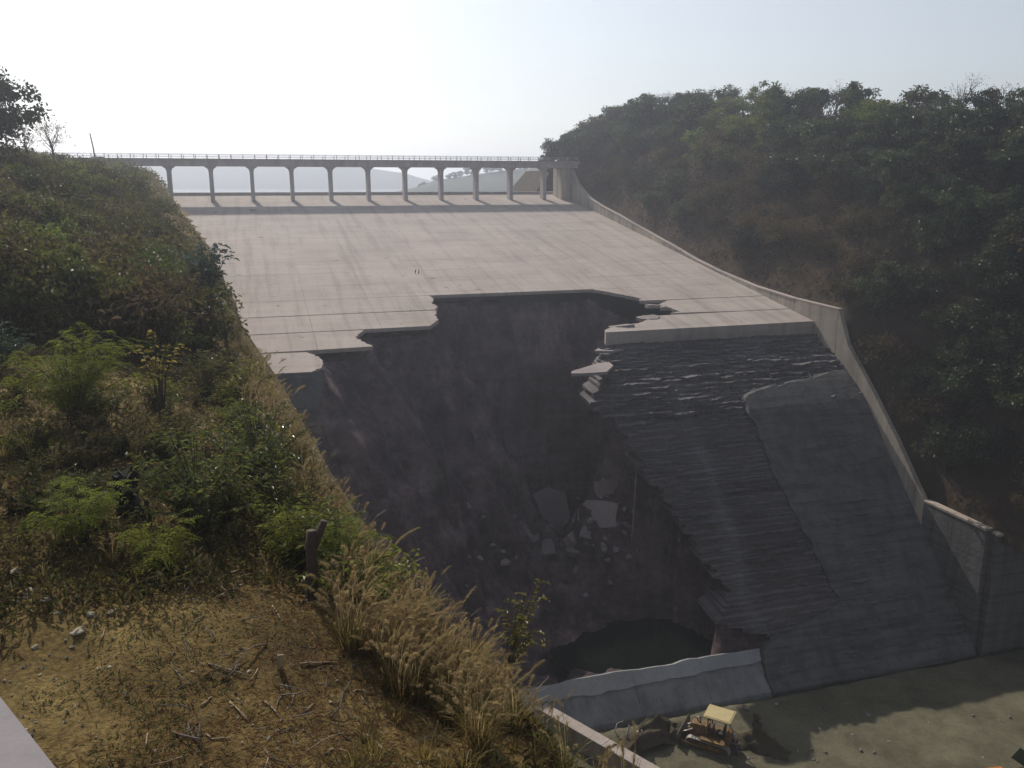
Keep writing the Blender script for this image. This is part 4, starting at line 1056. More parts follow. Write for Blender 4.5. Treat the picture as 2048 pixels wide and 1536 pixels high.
def tuft(u, v, pr, name, label, group, sc, rz):
    e = empty(name, label, 'grass', on_ground(u, v), rz, group); e.scale = (sc, sc, sc * rf.uniform(0.9, 1.15))
    if near_stump(u, v): e.location = on_ground(u + 75, v)
    link('blades', pr[0], None, e); link('plumes', pr[1], None, e)
for k in range(24):
    tuft(rf.uniform(80, 310), 905 + rf.uniform(-22, 40), rf.choice(TUFT), 'plume_tuft', 'pale plumed grass tuft in front of the big feathery shrub', 'plume grass below the big feathery shrub', rf.uniform(0.65, 0.95), rf.uniform(-0.6, 0.6))
for k in range(4):
    tuft(rf.uniform(-5, 60), 890 + rf.uniform(0, 50), rf.choice(TUFT), 'plume_tuft', 'drooping pale plume grass at the left edge of the view', 'plume grass at the left edge', rf.uniform(0.7, 0.9), 2.5)
for k in range(26):
    w_ = rf.random(); tuft(510 + 70 * w_ + rf.uniform(-25, 8), 800 + 110 * w_ + rf.uniform(-10, 25), rf.choice(TUFT), 'plume_tuft', 'pale plume grass on the brink below the hanging chute foot', 'plume grass on the brink below the chute', rf.uniform(0.9, 1.35), rf.uniform(-0.6, 0.6))
for (u, v) in [(362, 1135), (395, 1140), (570, 1105), (590, 1120), (548, 1090), (470, 1080)]:
    tuft(u, v, TUFT[1], 'plume_tuft', 'short single plume grass among the twigs near the forked stump', 'short plume grass near the forked stump', 0.5, rf.uniform(-1, 1))
k = 0
while k < 62:
    w_ = rf.random(); u = 715 + 300 * w_ + rf.uniform(-55, 5); v = 1185 + 240 * w_ + rf.uniform(-20, 110)
    if v > 1500: continue
    tuft(u, v, rf.choice(REED), 'reed_clump', 'golden feathery reed grass on the brink ' + ('just right of the forked stump' if u < 830 else 'at the middle of the reed bed' if u < 960 else 'at the lower end of the reed bed'), 'golden reed grass along the brink', rf.uniform(0.45, 0.98), rf.uniform(-1.3, 1.3)); k += 1
for k in range(70):
    w_ = rf.random(); u = rf.uniform(700, 1240); v = rf.uniform(1330, 1560)
    if v < 1290 + (u - 900) * 0.62: v = 1300 + (u - 900) * 0.62 + rf.uniform(0, 90)
    tuft(u, v, rf.choice(DRYT), 'dry_tuft', 'low dry brown grass tuft ' + ('at the bottom edge of the slope' if v > 1450 else 'just below the golden reeds' if u < 950 else 'beside the channel wall'), 'dry grass tufts on the lower slope', rf.uniform(0.5, 1.0), rf.uniform(0, 6.28))
for k in range(60):
    u = rf.uniform(-10, 700); v = rf.uniform(860, 1180)
    tuft(u, v, rf.choice(TUFT[:2] + DRYT), 'dry_tuft', 'short mixed grass tuft between the shrubs of the left foreground', 'grass tufts between the foreground shrubs', rf.uniform(0.35, 0.65), rf.uniform(0, 6.28))

# ------------------------------------------------------------------ litter: straw, weeds (nobody could count them)
r = np.random.default_rng(99); n = 60000
rad = 7.0 * (34 / 7.0) ** r.random(n); az = r.uniform(-0.62, 0.26, n); x, y = rad * np.sin(az), rad * np.cos(az)
ed = edge_dist(x, y); dn = fbm(x * 0.45, y * 0.45, 0, 140, 4) + 0.085 * (x + 5) + 0.1
keep = (ed < 1.5) & (dn + r.uniform(-0.5, 0.5, n) > -0.05); x, y, rad = x[keep], y[keep], rad[keep]; n = len(x)
L = r.uniform(0.05, 0.22, n) * np.clip(rad / 13, 0.8, 1.5); lift = r.random(n) ** 3 * 0.9
base = np.stack([x, y, bank_z(x, y) + 0.004 + r.random(n) ** 2 * 0.07], 1); d = rand_unit(n, r); d[:, 2] = lift * np.abs(d[:, 2])
Vd, Fd = leaf_arrays(base, d, np.tile([0, 0, 1.0], (n, 1)) + 0.3 * rand_unit(n, r), L, L * 0.07 + 0.004, 0.2)
tag(link('straw_litter', mesh_np('straw_litter', Vd, Fd), M['straw']), kind='stuff')
n = 34000
rad = 7.0 * (30 / 7.0) ** r.random(n); az = r.uniform(-0.62, 0.2, n); x, y = rad * np.sin(az), rad * np.cos(az)
dn = fbm(x * 0.6, y * 0.6, 0, 150, 4); keep = (edge_dist(x, y) < 0.8) & (dn > 0.12); x, y = x[keep], y[keep]; n = len(x)
base = np.stack([x, y, bank_z(x, y) + r.random(n) * 0.05], 1); d = rand_unit(n, r); d[:, 2] = np.abs(d[:, 2]) * 0.8 + 0.15
Vd, Fd = leaf_arrays(base, d, np.tile([0, 0, 1.0], (n, 1)) + 0.4 * rand_unit(n, r), r.uniform(0.03, 0.09, n), r.uniform(0.012, 0.03, n), 0.2)
tag(link('ground_weeds', mesh_np('ground_weeds', Vd, Fd), M['gblade']), kind='stuff')

# extra cover along the brink and in the middle of the foreground
k = 0
_bp = [(430, 640), (460, 705), (485, 745), (510, 800), (540, 860), (565, 930), (600, 1000), (645, 1060), (695, 1115), (780, 1190)]
while k < 46:
    i = rf.randrange(len(_bp) - 1); w_ = rf.random(); a, b_ = _bp[i], _bp[i + 1]
    u = a[0] + (b_[0] - a[0]) * w_ - rf.uniform(10, 70); v = a[1] + (b_[1] - a[1]) * w_ + rf.uniform(0, 45)
    fg(u, v, lowp[rf.randrange(4)], 'low scrubby shrub on the brink ' + ('beside the chute edge' if v < 800 else 'below the chute corner' if v < 920 else 'left of the reeds'), 'shrub', 'low shrubs along the brink', rf.uniform(0.9, 1.7), rf.uniform(0, 6.28)); k += 1

# ================================================================== OBJECTS
import bmesh
def rock_mesh(seed, n=16, flat=0.6):
    r = random.Random(seed); bm = bmesh.new()
    for _ in range(n):
        v = Vector((r.gauss(0, 1), r.gauss(0, 1), r.gauss(0, 1))).normalized() * r.uniform(0.42, 0.56)
        bm.verts.new((v.x, v.y * 0.8, v.z * flat))
    bmesh.ops.convex_hull(bm, input=bm.verts)
    for v in [v for v in bm.verts if not v.link_faces]: bm.verts.remove(v)
    bmesh.ops.bevel(bm, geom=list(bm.edges), offset=0.035, segments=1, affect='EDGES')
    me = bpy.data.meshes.new('stone'); bm.to_mesh(me); bm.free(); return me
# stones on the bare ground
ST = [rock_mesh(k, 18, 0.5) for k in range(5)]
for me in ST: me.materials.append(M['stone'])
for k, (u, v, w, lab) in enumerate([(30, 1145, 27, 'flat pale stone on bare ground at the left edge'), (38, 1166, 18, 'small pale stone just below the flat pale one'), (58, 1192, 44, 'wide dark flat stone half sunk in the ground'),
        (92, 1203, 22, 'pale flat stone right of the wide dark one'), (14, 1208, 18, 'small flat stone left of the wide dark one'), (32, 1208, 20, 'pale cracked stone below the wide dark one'),
        (180, 1230, 24, 'grey stone on bare ground left of the green tuft'), (225, 1228, 28, 'brownish flat stone right of the grey one'), (116, 1230, 22, 'rounded brown stone above the bare patch'),
        (70, 1299, 20, 'whitish rounded stone lying alone on bare ground'), (155, 1266, 42, 'long thin pale stone beside the bare patch'), (306, 1166, 16, 'small stone among the twigs left of the long stick'), (348, 1130, 14, 'small pale stone below the low green shrub'),
        (498, 1345, 14, 'small pale stone in the straw litter'), (310, 1502, 12, 'small whitish stone near the bottom edge'), (220, 1338, 14, 'low brown stone sunk in bare ground'), (480, 1172, 12, 'tiny pale stone near the end of the long stick')]):
    p = on_ground(u, v); o = link('stone', ST[k % 5], None); sz = 0.8 * w * p.length / 1704
    o.location = p + Vector((0, 0, 0.02 * sz)); o.rotation_euler = (rf.uniform(-.15, .15), rf.uniform(-.15, .15), rf.uniform(0, 6.28)); o.scale = (sz * 1.05, sz * 1.05, sz * (0.9 if k != 10 else 0.4))
    tag(o, lab, 'stone', 'stones on the bare ground')
# sticks
STK = [((402, 1172), (440, 1160), (478, 1144), .022, 'long pale straight stick lying across the twigs'), ((440, 1174), (448, 1181), (456, 1188), .014, 'short pale twig under the long straight stick'),
       ((436, 1197), (446, 1193), (452, 1190), .016, 'short light stick end below the long one'), ((458, 1172), (467, 1178), (469, 1190), .012, 'bent white twig right of the long stick'),
       ((712, 1242), (714, 1268), (721, 1292), .016, 'white bent root hanging down the brown slope'), ((545, 1214), (556, 1232), (562, 1242), .012, 'thin white twig left of the forked stump'),
       ((400, 1208), (455, 1162), (560, 1138), .010, 'long thin curved twig arching above the litter'), ((416, 1332), (450, 1343), (505, 1360), .012, 'thin crooked stick on bare ground'),
       ((460, 1408), (480, 1430), (500, 1450), .014, 'diagonal brown stick in the litter below the board'), ((402, 1415), (412, 1408), (424, 1398), .013, 'short orange brown stick on bare ground'),
       ((412, 1474), (424, 1482), (462, 1479), .012, 'curved pale stick near the bottom edge'), ((293, 1500), (294, 1485), (296, 1470), .012, 'short upright pale stick near the bottom edge'),
       ((600, 1334), (640, 1332), (682, 1330), .012, 'thin horizontal stick right of the upright board'), ((728, 1476), (750, 1492), (772, 1512), .030, 'thick split pale stick near the bottom centre'),
       ((525, 1405), (545, 1420), (562, 1440), .012, 'thin grey twig in the litter at the bottom centre'), ((202, 1284), (207, 1272), (211, 1260), .010, 'short upright straw beside the green tuft'),
       ((585, 1412), (586, 1400), (590, 1390), .010, 'small upright twig near the bottom centre'), ((320, 1005), (345, 1030), (352, 1050), .014, 'pale dead stem hanging under the charred stump'),
       ((345, 796), (370, 806), (398, 815), .016, 'pale curved dead branch under the yellow leaved sapling'), ((270, 1020), (277, 1000), (275, 985), .012, 'white dead stem standing before the charred stump'),
       ((930, 1440), (970, 1452), (1010, 1468), .014, 'grey bent stalk near the bottom of the brink'), ((700, 1395), (712, 1385), (750, 1392), .012, 'pale arching stem over the dark hollow')]
for a, m_, c, rd, lab in STK:
    pa, pm, pc = [on_ground(*q) + Vector((0, 0, rd * 1.2)) for q in (a, m_, c)]
    pm = (pa + pc) / 2 + (pm - (pa + pc) / 2) * 0.9; pm.z = max(pm.z, (pa.z + pc.z) / 2 - .03)
    b = MB(); b.tube([pa, pa.lerp(pm, .5) + Vector((0, 0, .01)), pm, pm.lerp(pc, .5) + Vector((0, 0, .012)), pc], [rd, rd * .95, rd * .9, rd * .8, rd * .55], 6)
    tag(b.build('stick', M['stick'], None, True), lab, 'stick', 'sticks lying on the slope')
SL = []
for k in range(6):
    b = MB(); pr = random.Random(k); L_ = 0.5
    b.tube([(0, 0, 0), (L_ * .3, pr.uniform(-.04, .04), .02), (L_ * .65, pr.uniform(-.06, .06), .03), (L_, pr.uniform(-.1, .1), pr.uniform(0, .12))], [.010, .009, .007, .004], 5)
    b.tube([(L_ * .3, 0, .02), (L_ * .5, pr.uniform(-.15, .15), .08)], [.006, .003], 4); me = b.mesh('twig', True); me.materials.append(M['stick'] if k == 0 else M['twig']); SL.append(me)
for k in range(110):
    u, v = rf.uniform(330, 1000), rf.uniform(1120, 1520)
    if v < 1060 + (u - 600) * 0.62: continue
    o = link('twig', SL[k % 6], None); o.location = on_ground(u, v) + Vector((0, 0, .012)); o.rotation_euler = (rf.uniform(-.2, .2), rf.uniform(-.35, .1), rf.uniform(0, 6.28)); q = rf.uniform(0.5, 1.3); o.scale = (q, q, q)
    tag(o, 'dead twig in the brown litter ' + ('left of the forked stump' if v < 1230 and u < 620 else 'below the forked stump' if v < 1330 else 'near the bottom edge of the slope'), 'twig', 'dead twigs in the litter')
# upright board, forked stump, charred stump
p = on_ground(562, 1342); b = MB(); b.box(p + Vector((0, 0, 0.09)), (0.085, 0.02, 0.24), 0.3, 0.06)
tag(b.build('board', M['stick']), 'short pale board stuck upright in the litter', 'board')
p = on_ground(626, 1200)
st = empty('forked_stump', 'dark forked cut tree stump standing among green leaves', 'stump', p)
b = MB(); b.tube([Vector((0, 0, -.2)), Vector((0.0, 0, .0)), Vector((0.02, 0, .55)), Vector((0.03, 0.0, .98)), Vector((0.04, 0, 1.22))], [.12, .10, .085, .095, .075], 10); o = b.build('trunk', M['bark'], st, True)
b = MB(); b.tube([Vector((0.03, 0, .88)), Vector((0.15, .01, 1.14)), Vector((0.25, .02, 1.38))], [.075, .065, .060], 9); b.build('limb', M['bark'], st, True)
p = on_ground(258, 1030)
st = empty('charred_stump', 'thick charred tree stump with a ragged top among the plume grass', 'stump', p)
b = MB(); rr = random.Random(9); n = 14; prof = [(-.2, .30), (0, .25), (.3, .20), (.6, .205), (.86, .225)]
for i, (z, rad_) in enumerate(prof):
    for k in range(n):
        a = 2 * math.pi * k / n; q = rad_ * (1 + 0.12 * math.sin(3 * a + i * .3) + rr.uniform(-.06, .06)); b.V.append((q * math.cos(a), q * math.sin(a), z + (rr.uniform(-.10, .07) if i == 4 else 0)))
for i in range(4):
    for k in range(n): b.F.append((i * n + k, i * n + (k + 1) % n, (i + 1) * n + (k + 1) % n, (i + 1) * n + k))
b.V.append((0, 0, .72)); 
for k in range(n): b.F.append((4 * n + k, 4 * n + (k + 1) % n, len(b.V) - 1))
b.build('trunk', M['char'], st)
b = MB(); b.tube([(0.2, -.1, .35), (.33, -.18, .15), (.42, -.22, -.3)], [.05, .05, .06], 7); b.build('root', M['bark'], st, True)
p = on_ground(300, 1050); b = MB(); b.tube([p - Vector((0, 0, .2)), p + Vector((-.01, 0, .25)), p + Vector((-.03, 0, .50))], [.06, .05, .045], 8)
tag(b.build('thin_stump', M['bark'], None, True), 'thin dark cut stem right of the charred stump', 'stump')

# ------------------------------------------------------------------ in the gully: fallen slabs and rocks
def on_pit(u, v, r0=66, r1=125):
    r_ = ray(u, v); k = np.arange(r0, r1, 0.25); x, y = r_[0] * k, r_[1] * k; t, s = to_ts(x, y)
    z = pit_z(t, s); ok = np.nonzero((r_[2] * k <= z) & (s > 2.5) & (s < 45))[0]
    i = ok[0] if len(ok) else len(k) // 2
    return Vector((x[i], y[i], r_[2] * k[i]))
def chunk(seed, w, h, th):
    r_ = random.Random(seed); n = 9; pts = []
    for i in range(n):
        a = 2 * math.pi * i / n + r_.uniform(-.2, .2); q = 1 / max(abs(math.cos(a)) / (w / 2), abs(math.sin(a)) / (h / 2)) * r_.uniform(0.78, 1.0); pts.append((q * math.cos(a), q * math.sin(a)))
    b = MB(); b.prism(pts, [th / 2 + r_.uniform(-.05, .05) for _ in pts], [-th / 2] * n); return b.mesh('fallen_slab')
for k, (u, v, w, h, th, tx, rz, lab) in enumerate([(1092, 1035, 5.4, 5.6, 0.9, 1.0, 0.35, 'largest fallen concrete slab leaning at the back of the gully'), (1195, 1030, 3.4, 2.6, 0.8, 0.9, -0.2, 'broken slab resting right of the largest fallen slab'),
        (1215, 985, 2.6, 2.6, 0.7, 1.15, 0.5, 'slab wedged upright behind the broken one'), (1058, 1062, 1.5, 2.6, 0.6, 0.8, 0.9, 'pale narrow slab at the left foot of the largest one'),
        (1085, 1098, 2.6, 1.7, 0.8, 0.6, 0.2, 'low slab below the largest fallen one'), (1148, 1078, 1.7, 1.3, 0.8, 0.7, 0.7, 'small pale block under the broken slab'), (1150, 1100, 1.4, 1.0, 0.7, 0.5, -.4, 'lowest pale block of the fallen slabs'),
        (1180, 1065, 2.0, 1.3, 0.6, 0.8, 0.1, 'tilted block right of the small pale one')]):
    me = chunk(k + 50, w * 1.25, h * 1.25, th * 1.2); me.materials.append(M['rubble'])
    o = link('fallen_slab', me, None); o.location = on_pit(u, v) + Vector((0, 0.15, -0.1)); o.rotation_euler = (tx, rf.uniform(-.15, .15), rz)
    tag(o, lab, 'slab', 'slabs fallen into the gully')
RK = [rock_mesh(20 + k, 14, 0.75) for k in range(6)]
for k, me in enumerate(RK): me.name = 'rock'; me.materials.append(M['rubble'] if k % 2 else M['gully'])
for k in range(150):
    if k < 85: u, v = rf.gauss(1150, 62), rf.gauss(1080, 38)
    else: u, v = rf.uniform(900, 1400), rf.uniform(950, 1240)
    o = link('rock', RK[k % 6], None); q = rf.uniform(0.35, 1.3) * (0.7 if k >= 85 else 1); o.location = on_pit(u, v) + Vector((0, 0, q * 0.15)); o.scale = (q, q, q); o.rotation_euler = (rf.uniform(-.5, .5), rf.uniform(-.5, .5), rf.uniform(0, 6.28))
    tag(o, 'loose rock ' + ('among the fallen slabs in the gully' if k < 85 else 'scattered on the gully slope above the pool'), 'rock', 'loose rocks in the gully')
for k, (t, s, w, h, lab) in enumerate([(-15.6, 35.6, 2.6, 1.5, 'cracked concrete tip hanging at the top right of the hole'), (-18.6, 31.2, 2.9, 1.6, 'jagged concrete fragment on the right edge of the hole'), (-23.0, 28.9, 3.2, 1.2, 'pointed broken slab end at the right edge of the hole'), (-15.4, 34.0, 1.2, 0.7, 'small loose fragment on the cracked tip')]):
    me = chunk(k + 80, w, h, 0.42); me.materials.append(M['broken']); o = link('concrete_fragment', me, None); o.location = P3(t, s, zc(s) - 0.22 + (0.25 if k == 3 else 0)); o.rotation_euler = (rf.uniform(-.12, .2), rf.uniform(-.15, .15), TH + rf.uniform(-.3, .3))
    tag(o, lab, 'fragment', 'concrete fragments at the right edge of the hole')
# small dark bars standing on the chute, and the stone below the crest
for k, (dt, lab) in enumerate([(0.0, 'left one of two short dark bent bars standing on the chute'), (0.38, 'right one of two short dark bent bars standing on the chute')]):
    t, s = -40.9 + dt, 53.0; b = MB(); z = zc(s); sg = -1 if k == 0 else 1
    b.tube([P3(t, s, z - .1), P3(t - 0.02, s, z + .02), P3(t + sg * .05, s, z + .25), P3(t + .01, s, z + .46), P3(t - sg * .05, s, z + .52)], [.06, .065, .07, .06, .04], 7)
    tag(b.build('steel_bar', M['iron'], None, True), lab, 'bar', 'dark bars on the chute')
o = link('concrete_lump', rock_mesh(77, 16, .5), M['broken']); o.location = P3(-60, 97.2, zc(97.2) + 0.1); o.scale = (1.5, 0.9, 0.9); tag(o, 'small pale lump on the chute in the shadow of the bridge', 'rubble')

# ------------------------------------------------------------------ basin floor: mounds, bulldozer, worker
def mound(name, label, u, v, L, Wd, h, rz, seed):
    c = atz(u, v, FLOOR); n = 30; x = np.linspace(-1, 1, n); X_, Y_ = np.meshgrid(x, x, indexing='xy')
    rr_ = np.sqrt(X_ ** 2 + Y_ ** 2) + 0.22 * fbm(X_ * 2, Y_ * 2, 0, seed, 3); Z_ = h * np.clip(1 - rr_, 0, 1) ** 0.9 * (1 + 0.3 * fbm(X_ * 3, Y_ * 3, 1, seed + 4, 4)) - 0.12
    xx = X_ * L / 2; yy_ = Y_ * Wd / 2
    V = np.stack([xx * math.cos(rz) - yy_ * math.sin(rz) + c.x, xx * math.sin(rz) + yy_ * math.cos(rz) + c.y, Z_ + FLOOR], -1)
    o = link(name, grid_mesh(name, V[..., 0], V[..., 1], V[..., 2], smooth=True), M['dirt']); return tag(o, label, 'dirt pile', 'dirt piles round the bulldozer')
mound('dirt_pile', 'long dark dirt pile between the worker and the bulldozer blade', 1300, 1474, 7.0, 3.2, 1.7, 0.45, 1)
mound('dirt_pile', 'dark dirt pile right behind the bulldozer', 1512, 1490, 5.0, 3.0, 1.45, -0.5, 4)
mound('dirt_pile', 'low dark dirt pile in front of the bulldozer blade', 1352, 1468, 2.6, 2.4, 1.0, 0.2, 7)
dz_loc = atz(1421, 1489, FLOOR + 0.02)
HD = math.radians(151)
dz = empty('bulldozer', 'yellow tracked bulldozer with a flat cream canopy working among dirt piles', 'bulldozer', dz_loc, HD)
def ch(b, name, mat, par=dz, smooth=False): return b.build(name, mat, par, smooth)
for sg in (-1, 1):
    b = MB(); n = 34; Lh, R_ = 1.25, 0.40; path = []
    per = 4 * Lh + 2 * math.pi * R_
    tr = MB(); tr.box((0, sg * 0.88, 0.42), (2.3, 0.30, 0.38)); o_t = ch(tr, 'track_frame', M['yellow_paint'])
    for i in range(n):
        q = per * i / n
        if q < 2 * Lh: x, z, a = -Lh + q, 2 * R_ + .02, 0
        elif q < 2 * Lh + math.pi * R_: w_ = (q - 2 * Lh) / R_; x, z, a = Lh + R_ * math.sin(w_), R_ + R_ * math.cos(w_) + .02, w_
        elif q < 4 * Lh + math.pi * R_: x, z, a = Lh - (q - 2 * Lh - math.pi * R_), .02, math.pi
        else: w_ = (q - 4 * Lh - math.pi * R_) / R_; x, z, a = -Lh - R_ * math.sin(w_), R_ - R_ * math.cos(w_) + .02, math.pi + w_
        b.box((x, sg * 0.88, z + .01), (per / n * 0.92, 0.46, 0.055), 0, a)
        if i % 1 == 0:
            b.box((x + 0.045 * math.sin(a), sg * 0.88, z + .01 + 0.045 * math.cos(a)), (0.03, 0.45, 0.05), 0, a)
    o_k = ch(b, 'track', M['pale_steel'])
    for x, R2 in ((-Lh, 0.33), (Lh, 0.33)):
        w = MB(); w.tube([(x, sg * 0.70, R_ + .02), (x, sg * 1.06, R_ + .02)], R2, 14); ch(w, 'sprocket', M['steel'], o_k)
    b = MB(); b.tube([(0.2, sg * 1.18, .42), (1.6, sg * 1.20, .40), (2.05, sg * 1.1, .45)], [.09, .09, .08], 6); ch(b, 'push_arm', M['yellow_paint'])
    b = MB(); b.box((-0.35, sg * 0.88, 1.0), (1.9, 0.50, 0.06)); b.box((-1.2, sg * .88, .9), (.06, .5, .3)); ch(b, 'fender', M['yellow_paint'])
b = MB(); b.hexa([(-1.2, -.6, .5), (1.4, -.5, .5), (1.4, .5, .5), (-1.2, .6, .5), (-1.2, -.6, 1.02), (1.5, -.48, 1.02), (1.5, .48, 1.02), (-1.2, .6, 1.02)]); ch(b, 'hull', M['yellow_paint'])
b = MB(); b.hexa([(.2, -.46, 1.021), (1.55, -.42, 1.021), (1.55, .42, 1.021), (.2, .46, 1.021), (.2, -.40, 1.72), (1.5, -.34, 1.60), (1.5, .34, 1.60), (.2, .40, 1.72)]); hood = ch(b, 'hood', M['yellow_paint'])
b = MB()
for k in range(6): b.box((1.555, 0, 1.08 + .085 * k), (.03, .62, .045))
ch(b, 'grille', M['steel'], hood)
b = MB(); b.tube([(.85, .12, 1.62), (.85, .12, 2.15), (.80, .12, 2.25)], [.045, .045, .05], 8); ch(b, 'exhaust', M['steel'])
b = MB(); b.tube([(1.15, -.15, 1.60), (1.15, -.15, 1.86)], [.05, .05], 8); b.tube([(1.15, -.15, 1.86), (1.15, -.15, 1.96)], [.11, .11], 10); ch(b, 'air_cleaner', M['pale_steel'])
b = MB(); n = 8
V, F = [], []
for i in range(n):
    w_ = i / (n - 1); a = (w_ - .5) * 1.3; x = 2.15 + .55 * (1 - math.cos(a)) ; z = .05 + 1.02 * w_
    for y in (-1.5, 1.5): V += [(x, y, z), (x - .06, y, z)]
for i in range(n - 1):
    a = i * 4; F += [(a, a + 2, a + 6, a + 4), (a + 1, a + 5, a + 7, a + 3), (a, a + 4, a + 5, a + 1), (a + 2, a + 3, a + 7, a + 6)]
F += [(0, 1, 3, 2), (n * 4 - 4, n * 4 - 2, n * 4 - 1, n * 4 - 3)]
ch(MB().add(V, F), 'blade', M['steel'])
for sg in (-1, 1):
    b = MB(); b.tube([(1.3, sg * .5, 1.25), (1.75, sg * .5, .95), (2.12, sg * .5, .75)], [.07, .05, .04], 7); ch(b, 'lift_cylinder', M['pale_steel'])
b = MB(); b.box((-.75, 0, 1.18), (.62, .6, .3)); b.box((-1.02, 0, 1.6), (.14, .56, .6)); ch(b, 'seat', M['black'])
b = MB(); b.hexa([(-1.55, -.7, .7), (-1.2, -.7, .7), (-1.2, .7, .7), (-1.55, .7, .7), (-1.5, -.66, 1.45), (-1.2, -.66, 1.55), (-1.2, .66, 1.55), (-1.5, .66, 1.45)]); ch(b, 'fuel_tank', M['yellow_paint'])
b = MB(); b.box((-.1, 0, 1.4), (.12, .9, .75)); ch(b, 'dash_panel', M['steel'])
for x in (-1.25, .12):
    for sg in (-1, 1):
        b = MB(); b.tube([(x, sg * .68, 1.0), (x * .98, sg * .68, 2.75)], .05, 7); ch(b, 'canopy_post', M['steel'])
b = MB(); b.box((-.56, 0, 2.80), (2.05, 1.75, .09)); b.box((-.56, 0, 2.86), (1.85, 1.55, .04)); ch(b, 'canopy', M['roofpaint'])
for sg in (-1, 1):
    b = MB(); b.tube([(.42, sg * .55, 2.66), (.50, sg * .55, 2.66)], [.09, .09], 9); ch(b, 'work_light', M['pale_steel'])
b = MB(); b.box((-1.8, 0, .62), (.5, .25, .2)); b.box((-2.05, 0, .5), (.12, .9, .25))
for y in (-.35, .35): b.box((-2.1, y, .25), (.1, .08, .6), 0, .2)
ch(b, 'ripper', M['steel'])

# worker by the wall: one skinned body, clothes over it
def skinned(name, verts, edges, radii, mat, parent, sub=2):
    me = bpy.data.meshes.new(name); me.from_pydata([Vector(v) for v in verts], edges, []); o = link(name, me, mat, parent)
    md = o.modifiers.new('Skin', 'SKIN'); sv = me.skin_vertices[0].data
    for i, r_ in enumerate(radii): sv[i].radius = (r_, r_) if not hasattr(r_, '__len__') else r_
    sv[0].use_root = True; md.use_smooth_shade = True
    ss = o.modifiers.new('Subd', 'SUBSURF'); ss.levels = sub; ss.render_levels = sub
    return o
pl_ = atz(1278, 1495, FLOOR + 0.05)
wk = empty('person', 'standing worker in a pale shirt and dark trousers by the channel wall', 'person', pl_, math.radians(205))
BV = [(0, 0, .95), (0, 0, 1.15), (0, 0.0, 1.38), (0, .01, 1.50), (0, .03, 1.60), (0, .035, 1.70),
      (-.10, 0, .90), (-.11, .03, .50), (-.12, -.01, .08), (-.12, .14, .04), (.10, 0, .90), (.11, .01, .50), (.13, -.06, .08), (.13, .09, .04),
      (-.19, 0, 1.40), (-.25, -.02, 1.13), (-.22, .14, .93), (-.20, .20, .86), (.19, 0, 1.40), (.26, -.03, 1.13), (.27, .05, .88), (.27, .08, .80)]
BE = [(0, 1), (1, 2), (2, 3), (3, 4), (4, 5), (0, 6), (6, 7), (7, 8), (8, 9), (0, 10), (10, 11), (11, 12), (12, 13), (2, 14), (14, 15), (15, 16), (16, 17), (2, 18), (18, 19), (19, 20), (20, 21)]
BR = [.13, .115, .13, .055, .095, .075, .09, .06, .04, .035, .09, .06, .04, .035, .055, .042, .03, .028, .055, .042, .03, .028]
for (hx, hy, hz_, wi, sg) in ((-.20, .20, .86, 17, -1), (.27, .08, .80, 21, 1)):
    for f in range(5):
        i0 = len(BV); off = (f - 1.5) * .018
        L_ = [.075, .085, .08, .06][f] if f < 4 else .05
        if f < 4: BV += [(hx + off * .4, hy + off, hz_ - .04), (hx + off * .45, hy + off * 1.1 + .01, hz_ - .04 - L_)]
        else: BV += [(hx - sg * .02, hy + .04, hz_ - .01), (hx - sg * .03, hy + .06, hz_ - .05)]
        BE += [(wi, i0), (i0, i0 + 1)]; BR += [.010, .008]
skinned('body', BV, BE, BR, M['skin'], wk)
skinned('shirt', [(0, 0, 1.0), (0, 0, 1.18), (0, 0, 1.38), (0, .005, 1.47), (-.19, 0, 1.40), (-.245, -.01, 1.16), (.19, 0, 1.40), (.255, -.02, 1.16)], [(0, 1), (1, 2), (2, 3), (2, 4), (4, 5), (2, 6), (6, 7)], [.15, .138, .15, .075, .08, .07, .08, .07], M['shirt'], wk)
skinned('trousers', [(0, 0, .97), (-.10, 0, .88), (-.11, .03, .50), (-.12, -.01, .10), (.10, 0, .88), (.11, .01, .50), (.13, -.06, .10)], [(0, 1), (1, 2), (2, 3), (0, 4), (4, 5), (5, 6)], [.145, .105, .085, .07, .105, .085, .07], M['trousers'], wk)
skinned('hair', [(0, -.005, 1.70), (0, .01, 1.745)], [(0, 1)], [.085, .07], M['black'], wk)
b = MB()
for sg in (-1, 1): b.tube([(sg * .035, .118, 1.655), (sg * .035, .128, 1.655)], .011, 6)
b.tube([(-.025, .125, 1.585), (.025, .125, 1.585)], .007, 5); b.build('face', M['black'], wk)
b = MB(); b.tube([(0, .115, 1.65), (0, .145, 1.615)], [.010, .016], 6)
for sg in (-1, 1): b.tube([(sg * .09, .03, 1.66), (sg * .095, .02, 1.61)], [.018, .014], 6)
b.build('nose', M['skin'], wk)
for sg in (-1, 1):
    b = MB(); b.box((sg * .125, .07 if sg < 0 else .02, .045), (.10, .27, .09)); b.build('shoe', M['black'], wk)
